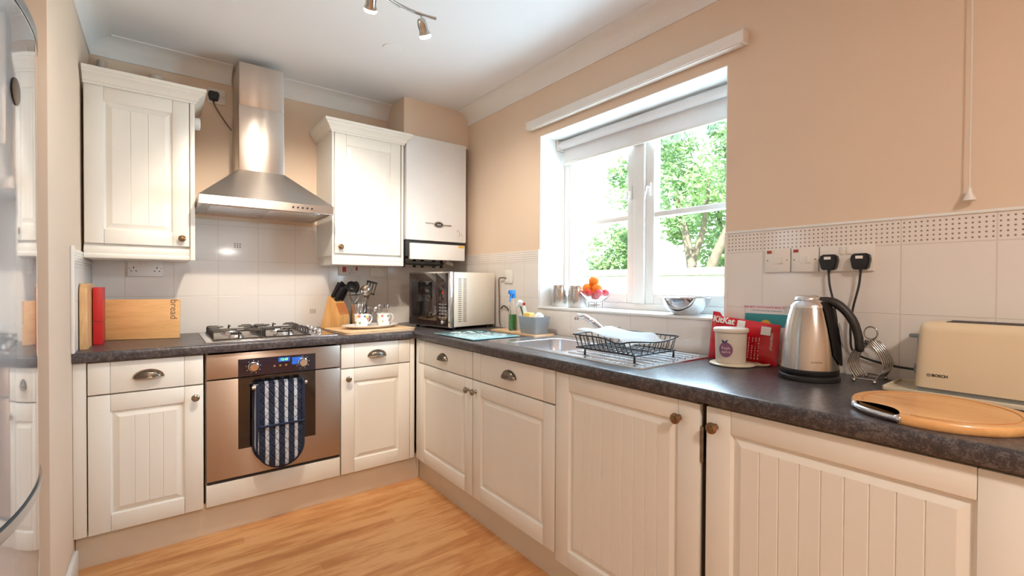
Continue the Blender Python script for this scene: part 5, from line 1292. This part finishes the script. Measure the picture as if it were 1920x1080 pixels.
# local x -> world -y ; local -y -> world -x
L2, D2, H2 = 0.190, 0.068, 0.188
def tprof(s):  # cross-section (y,z)
    pts = []
    r = 0.026*s
    hw = D2*s
    for cx_, cz_, a0 in ((hw-r, H2-r, 0), (-hw+r, H2-r, PI/2)):
        for i in range(7):
            a = a0+PI/2*i/6; pts.append((cx_+r*math.cos(a), cz_+r*math.sin(a)))
    pts += [(-hw*1.06, 0.012), (hw*1.06, 0.012)]
    return pts
V = []; F = []; xs = [(-L2, 0.80, 0.965), (-L2+0.004, 0.90, 0.98), (-L2+0.014, 0.97, 0.995), (-L2+0.03, 1.0, 1.0), (L2-0.03, 1.0, 1.0), (L2-0.014, 0.97, 0.995), (L2-0.004, 0.90, 0.98), (L2, 0.80, 0.965)]
P0 = tprof(1.0); n = len(P0)
for x, s_, hz in xs:
    for y, z in P0: V.append((x+(0.010*(1-z/H2) if x < 0 else -0.010*(1-z/H2))*-1, y*s_, 0.012+(z-0.012)*hz))
for j in range(len(xs)-1):
    for i in range(n): F.append((j*n+i, j*n+(i+1) % n, (j+1)*n+(i+1) % n, (j+1)*n+i))
F.append(tuple(range(n))); F.append(tuple((len(xs)-1)*n+i for i in range(n)))
mb = MB(); mb._new(V, F); mb.build('body', CREAME, to, smooth=50)
MB().box(-L2-0.004, L2+0.004, -0.064, 0.064, 0.0, 0.013, bev=0.003).build('base', GREYP, to)
for s_ in (-0.028, 0.028): MB().box(-0.138, 0.138, s_-0.014, s_+0.014, H2-0.002, H2+0.0015, bev=0.001).build('slot_surround', BLACKS, to)
MB().box(-L2-0.012, -L2+0.006, -0.030, 0.030, 0.02, 0.150, bev=0.006).build('end_panel', GREYP, to)
MB().box(-L2-0.034, -L2-0.012, -0.012, 0.012, 0.138, 0.148, bev=0.003).build('lever', GREYP, to)
MB().lathe([(0, 0), (0.014, 0), (0.013, 0.010), (0, 0.011)], seg=24, M=T(-L2-0.011, 0, 0.050) @ RY(-PI/2)).build('dial', GREYP, to)
lt = MB(); My = T(-0.152, -D2*1.035-0.0008, 0.046) @ RX(PI/2) @ Matrix.Scale(0.74, 4)
lt.text('BOSCH', 0.0135, My @ T(0.010, 0, 0), 0.0004, bold=0.0006)
lt.tube([(-0.020+0.0052*math.cos(2*PI*i/20), 0.0052*math.sin(2*PI*i/20), 0) for i in range(20)], 0.0007, 6, closed=True, M=My)
lt.box(-0.0225, -0.0215, -0.003, 0.003, -0.0004, 0.0006, M=My); lt.box(-0.0185, -0.0175, -0.003, 0.003, -0.0004, 0.0006, M=My); lt.box(-0.0215, -0.0185, -0.0004, 0.0004, -0.0004, 0.0006, M=My)
lt.build('brand_logo', BLACKP, to, smooth=0)
for x in (-0.15, 0.15):
    for y in (-0.045, 0.045): MB().cyl((x, y, -0.0015), 0.008, 0.003, 12).build('foot', BLACKP, to)

# round chopping board with steel handle -----------------------------------
ro = thing('round_chopping_board', 'round wooden chopping board with cut-out and steel handle at front right', 'chopping board', (-0.405, -3.012, ZT+0.0005), 0)
Rb = 0.158
# crescent cut-out on the side facing world (-x, +y)
ca = math.atan2(0.106, -0.148)
def bpt(a, r): return (r*math.cos(a), r*math.sin(a))
n = 72; outl = []
half = 0.40
for i in range(n+1):
    a = ca+half+(2*PI-2*half)*i/n; outl.append(bpt(a, Rb))
pA, pB = Vector(bpt(ca+half, Rb)), Vector(bpt(ca-half, Rb)); inn = Vector(bpt(ca, Rb-0.048))
arc = []
for i in range(1, 14):
    t = i/14; q = pB*(1-t)+pA*t; depth = math.sin(PI*t)**0.75
    cen = Vector(bpt(ca, 1)); chord = (pA+pB)/2; dd = (chord-inn).length
    arc.append(tuple(q-cen*dd*depth))
outl += arc
th = 0.019
mb = MB()
V = []; F = []; m_ = len(outl)
def inset(p, d):
    v = Vector(p); r_ = v.length; return tuple(v*(1-d/max(r_, 1e-3)))
layers = [(0.003, 0.0), (0.0, 0.004), (0.0, th-0.004), (0.003, th)]
for d, z in layers:
    for p in outl: q = inset(p, d); V.append((q[0], q[1], z))
for j in range(3):
    for i in range(m_): F.append((j*m_+i, j*m_+(i+1) % m_, (j+1)*m_+(i+1) % m_, (j+1)*m_+i))
F.append(tuple(range(m_-1, -1, -1))); F.append(tuple(3*m_+i for i in range(m_)))
mb._new(V, F)
bmesh.ops.triangulate(mb.bm, faces=[f for f in mb.bm.faces if len(f.verts) > 8])
mb.build('board', BAMBOO, ro, smooth=40)
gr = []
for i in range(60):
    a = ca+half+0.10+(2*PI-2*half-0.2)*i/59; gr.append((*bpt(a, Rb-0.022), th-0.0004))
MB().tube(gr, 0.0020, 6).build('juice_groove', wood('groove_shadow_wood', S(190, 126, 70), S(205, 142, 84)), ro, smooth=60)
hh_ = [(*bpt(ca+half*0.98-2*half*0.98*i/16, Rb-0.002), th*0.55) for i in range(17)]
MB().tube(hh_, 0.0062, 12).build('steel_handle', CHROME, ro, smooth=60)
for s_ in (-1, 1): MB().sphere((*bpt(ca+s_*half, Rb-0.004), th*0.55), 0.0090, 14).build('handle_mount', CHROME, ro)

# ================================================================== TRACK LIGHT
tl = thing('track_light', 'wavy chrome ceiling track light with lit spotlights', 'ceiling light', (-1.25, -1.50, CZ))
MB().lathe([(0, 0), (0.050, 0), (0.050, -0.018), (0.046, -0.022), (0, -0.022)], seg=36).build('ceiling_rose', CHROMED, tl)
MB().tube([(0, 0, -0.02), (0, 0, -0.078)], 0.007, 12).build('stem', CHROMED, tl)
bar = []
for i in range(41):
    t = -1+2*i/40
    bar.append((0.43*t, 0.13*math.sin(2.0*t), -0.080))
b1 = MB().tube(bar, 0.0065, 10).build('bar', CHROMED, tl, smooth=60)
MB().tube([(p[0]+0.006, p[1]-0.006, p[2]-0.015) for p in bar[8:33]], 0.0022, 8).build('wire_rail', CHROMED, tl, smooth=60)
for bi, tgt, i in ((2, (-1.80, -0.35, 1.2), 0), (14, (-1.12, 0.0, 0.92), 1), (26, (-0.75, 0.0, 1.3), 2), (37, (0.0, -0.75, 1.45), 3)):
    bx, by, bz = bar[bi]; d = (Vector(tgt)-Vector((-1.25+bx, -1.50+by, CZ+bz-0.03))).normalized(); d = (d+Vector((0, 0, {2: -0.25, 14: 0.0, 26: -0.2, 37: -0.4}[bi]))).normalized()
    sh_ = MB(); Mx = T(bx, by, bz-0.030) @ d.to_track_quat('Z', 'Y').to_matrix().to_4x4()
    sh_.lathe([(0, -0.012), (0.013, -0.012), (0.018, -0.004), (0.021, 0.014), (0.020, 0.036), (0.026, 0.052), (0.025, 0.052), (0.018, 0.034), (0, 0.030)], seg=28, M=Mx)
    so = sh_.build('spotlight', CHROMED, tl, smooth=50)
    MB().tube([(bx, by, bz), (bx, by, bz-0.034)], 0.0035, 8).build('spot_arm', CHROMED, so)
    MB().lathe([(0, 0.066), (0.022, 0.066), (0.0255, 0.062), (0.0240, 0.050), (0.018, 0.040), (0, 0.038)], seg=28, M=Mx).build('bulb', BULBG, so, smooth=50)
    MB().lathe([(0, 0.0668), (0.018, 0.0668)], seg=24, M=Mx).build('bulb_face', BULB, so)
    p = Vector((-1.25, -1.50, CZ))+Vector((bx, by, bz-0.030))+d*0.074
    light('spotlight_lamp', 'SPOT', p, (10.0, 70.0, 14.0, 34.0)[i], (1.0, 0.88, 0.74), direction=d, spot_size=(1.75, 1.25, 1.6, 1.75)[i], spot_blend=(0.9, 0.6, 0.8, 0.9)[i], shadow_soft_size=0.022)
# fill lamp added on the unseen ceiling behind the camera to brighten near cabinets
rl = thing('rear_fill_lamp', 'round fill lamp added on the unseen rear ceiling', 'ceiling light', (-1.45, -4.3, CZ))
MB().lathe([(0, 0), (0.16, 0), (0.16, -0.02), (0.15, -0.03), (0.15, -0.005), (0, -0.005)], seg=40).build('lamp_base', CHROMED, rl)
MB().lathe([(0.148, -0.02), (0.14, -0.06), (0.09, -0.085), (0, -0.092)], seg=40).build('diffuser', mat('fill_lamp_diffuser', (1, 0.95, 0.86, 1), 0.4, var=0, emit=9.0, ecol=(1.0, 0.86, 0.68, 1)), rl, smooth=60)
light('rear_fill_light', 'AREA', (-1.45, -4.3, CZ-0.12), 35.0, (1.0, 0.92, 0.84), direction=(0, 0, -1), shape='DISK', size=0.28)
# blank plate on ceiling
tag(MB().lathe([(0, 0), (0.048, 0), (0.047, -0.003), (0, -0.004)], seg=36).build('ceiling_blanking_plate', CEIL, loc=(-0.808, -0.855, CZ)), 'round white blanking plate on the ceiling beyond the track light', 'blanking plate')

# ================================================================== FRIDGE
fg = thing('fridge_freezer', 'tall glossy bow-fronted silver fridge freezer at the left edge', 'fridge freezer', (-2.075, -1.150, 0))
# local: y from 0 (far edge) to -0.62; front bulges to +x
MB().box(-0.62, -0.045, -0.605, -0.008, 0.03, 1.90, bev=0.01).build('cabinet', FRIDGES, fg)
def bow(z0, z1, name, m, off=0.0, ztop_arc=0.0):
    V = []; F = []; nn_ = 40; yy0, yy1 = -0.612, -0.002; sag = 0.034; r = 0.012
    prof = []
    for i in range(nn_+1):
        t = i/nn_; y = yy1+(yy1-yy0)*-t; u = 2*t-1
        x = 0.0+sag*(1-abs(u)**2.2)
        e = min(t, 1-t)*(yy1-yy0)
        if e < r: x -= r-math.sqrt(max(0, r*r-(r-e)**2))
        prof.append((x+off, y))
    prof = [(-0.042, yy1+off*0)]+prof+[(-0.042, yy0)]
    mb = MB(); mb.prism(prof, 'z', z0, z1)
    return mb.build(name, m, fg, smooth=50)
fd = bow(0.640, 1.885, 'fridge_door', FRIDGE)
zd = bow(0.06, 0.600, 'freezer_door', FRIDGE)
bow(0.607, 0.633, 'door_trim', FRIDGES, 0.005)
bow(1.888, 1.915, 'top_trim', FRIDGES, 0.003)
MB().lathe([(0, 0), (0.033, 0), (0.033, 0.002), (0.028, 0.004), (0, 0.003)], seg=32, M=T(0.0300, -0.43, 1.665) @ RY(PI/2)).build('round_badge', BADGE, fg)
MB().box(-0.60, -0.06, -0.59, -0.02, 0.0, 0.03).build('foot_plinth', BLACKS, fg, smooth=0)

# ================================================================== OUTSIDE
struct(MB().box(0.35, 40, -25, 25, -0.35, -0.30).build('ground', LAWN, smooth=0), 'lawn outside the window')
gw = thing('garden_wall', 'pale stone garden wall outside the window', 'garden wall', (6.0, 2.0, -0.30))
MB().box(-0.15, 0.15, -9, 9, 0, 1.66, bev=0.01).build('wall_body', STONE, gw)
mb = MB()
for k in range(30): mb.box(-0.20, 0.20, -9+k*0.6, -9+k*0.6+0.59, 1.66, 1.80, bev=0.02)
mb.build('coping', COPE, gw)
tag(MB().box(-1.5, 1.5, -3, 3, 0, 4.4).build('white_outbuilding', RENDERW, loc=(12.0, 12.2, -0.3), smooth=0), 'white rendered building beyond the garden wall, far left', 'building')
def tree(name, label, base, h, spread, nleaf, seed, forks, lean=(0, 0), cen=None, lsz=0.085):
    rnd = random.Random(seed); t = thing(name, label, 'tree', base, 0)
    mb = MB()
    for f in forks: mb.tube(catmull([Vector(p) for p in f[0]], 5), [f[1]*(1-0.6*i/(5*(len(f[0])-1))) for i in range(5*(len(f[0])-1)+1)], 10)
    mb.build('trunk', BARK, t, smooth=60)
    lv = MB(); V = []; F = []
    blobs = []
    for k in range(26):
        blobs.append((Vector((rnd.gauss(0, spread[0]*0.45), rnd.gauss(0, spread[1]*0.5), h+rnd.gauss(0, spread[2]*0.5))), rnd.uniform(0.35, 0.75)*min(spread)*0.62))
    for k in range(nleaf):
        c, r = blobs[rnd.randrange(len(blobs))]
        d = Vector((rnd.gauss(0, 1), rnd.gauss(0, 1), rnd.gauss(0, 1))).normalized()*r*(rnd.random()**0.4)
        p = c+d+(Vector(cen) if cen else Vector((0, 0, 0)))
        a = Vector((rnd.uniform(-1, 1), rnd.uniform(-1, 1), rnd.uniform(-1, 1))).normalized(); b = a.orthogonal().normalized(); s_ = lsz*rnd.uniform(0.6, 1.3)
        i = len(V); V += [p-a*s_, p+b*s_*0.45, p+a*s_, p-b*s_*0.45]; F.append((i, i+1, i+2, i+3))
    lv._new(V, F); lv.build('foliage', LEAF, t, smooth=0, normals=False)
tree('garden_tree', 'leafy garden tree with forked trunk seen through the right pane', (7.6, 2.6, -0.3), 4.0, (1.7, 2.3, 1.7), 9000, 11,
     [([(0, 0, 0), (0.05, 0.1, 1.5), (0.1, 0.25, 2.3), (0.1, 0.6, 3.6)], 0.16), ([(0, 0, 0.4), (0.0, -0.35, 1.8), (0.0, -0.9, 3.0), (0, -1.4, 4.2)], 0.14), ([(0.1, 0.2, 1.9), (0.1, -0.1, 2.7), (0, -0.3, 3.8)], 0.09)])
tree('garden_tree', 'taller leafy tree behind the forked one at right', (11.0, 3.0, -0.3), 4.6, (2.0, 3.4, 2.6), 9000, 21, [([(0, 0.9, 0), (0, 0.9, 1.5), (0, 1.0, 4.0)], 0.17)], lsz=0.11)
tree('garden_bush', 'rounded green bush beyond the garden wall through the left pane', (8.2, 5.3, -0.3), 2.3, (1.0, 1.1, 1.0), 5000, 31, [([(0, 0, 0), (0, 0, 1.0), (0, 0.1, 2.0)], 0.08)], lsz=0.07)
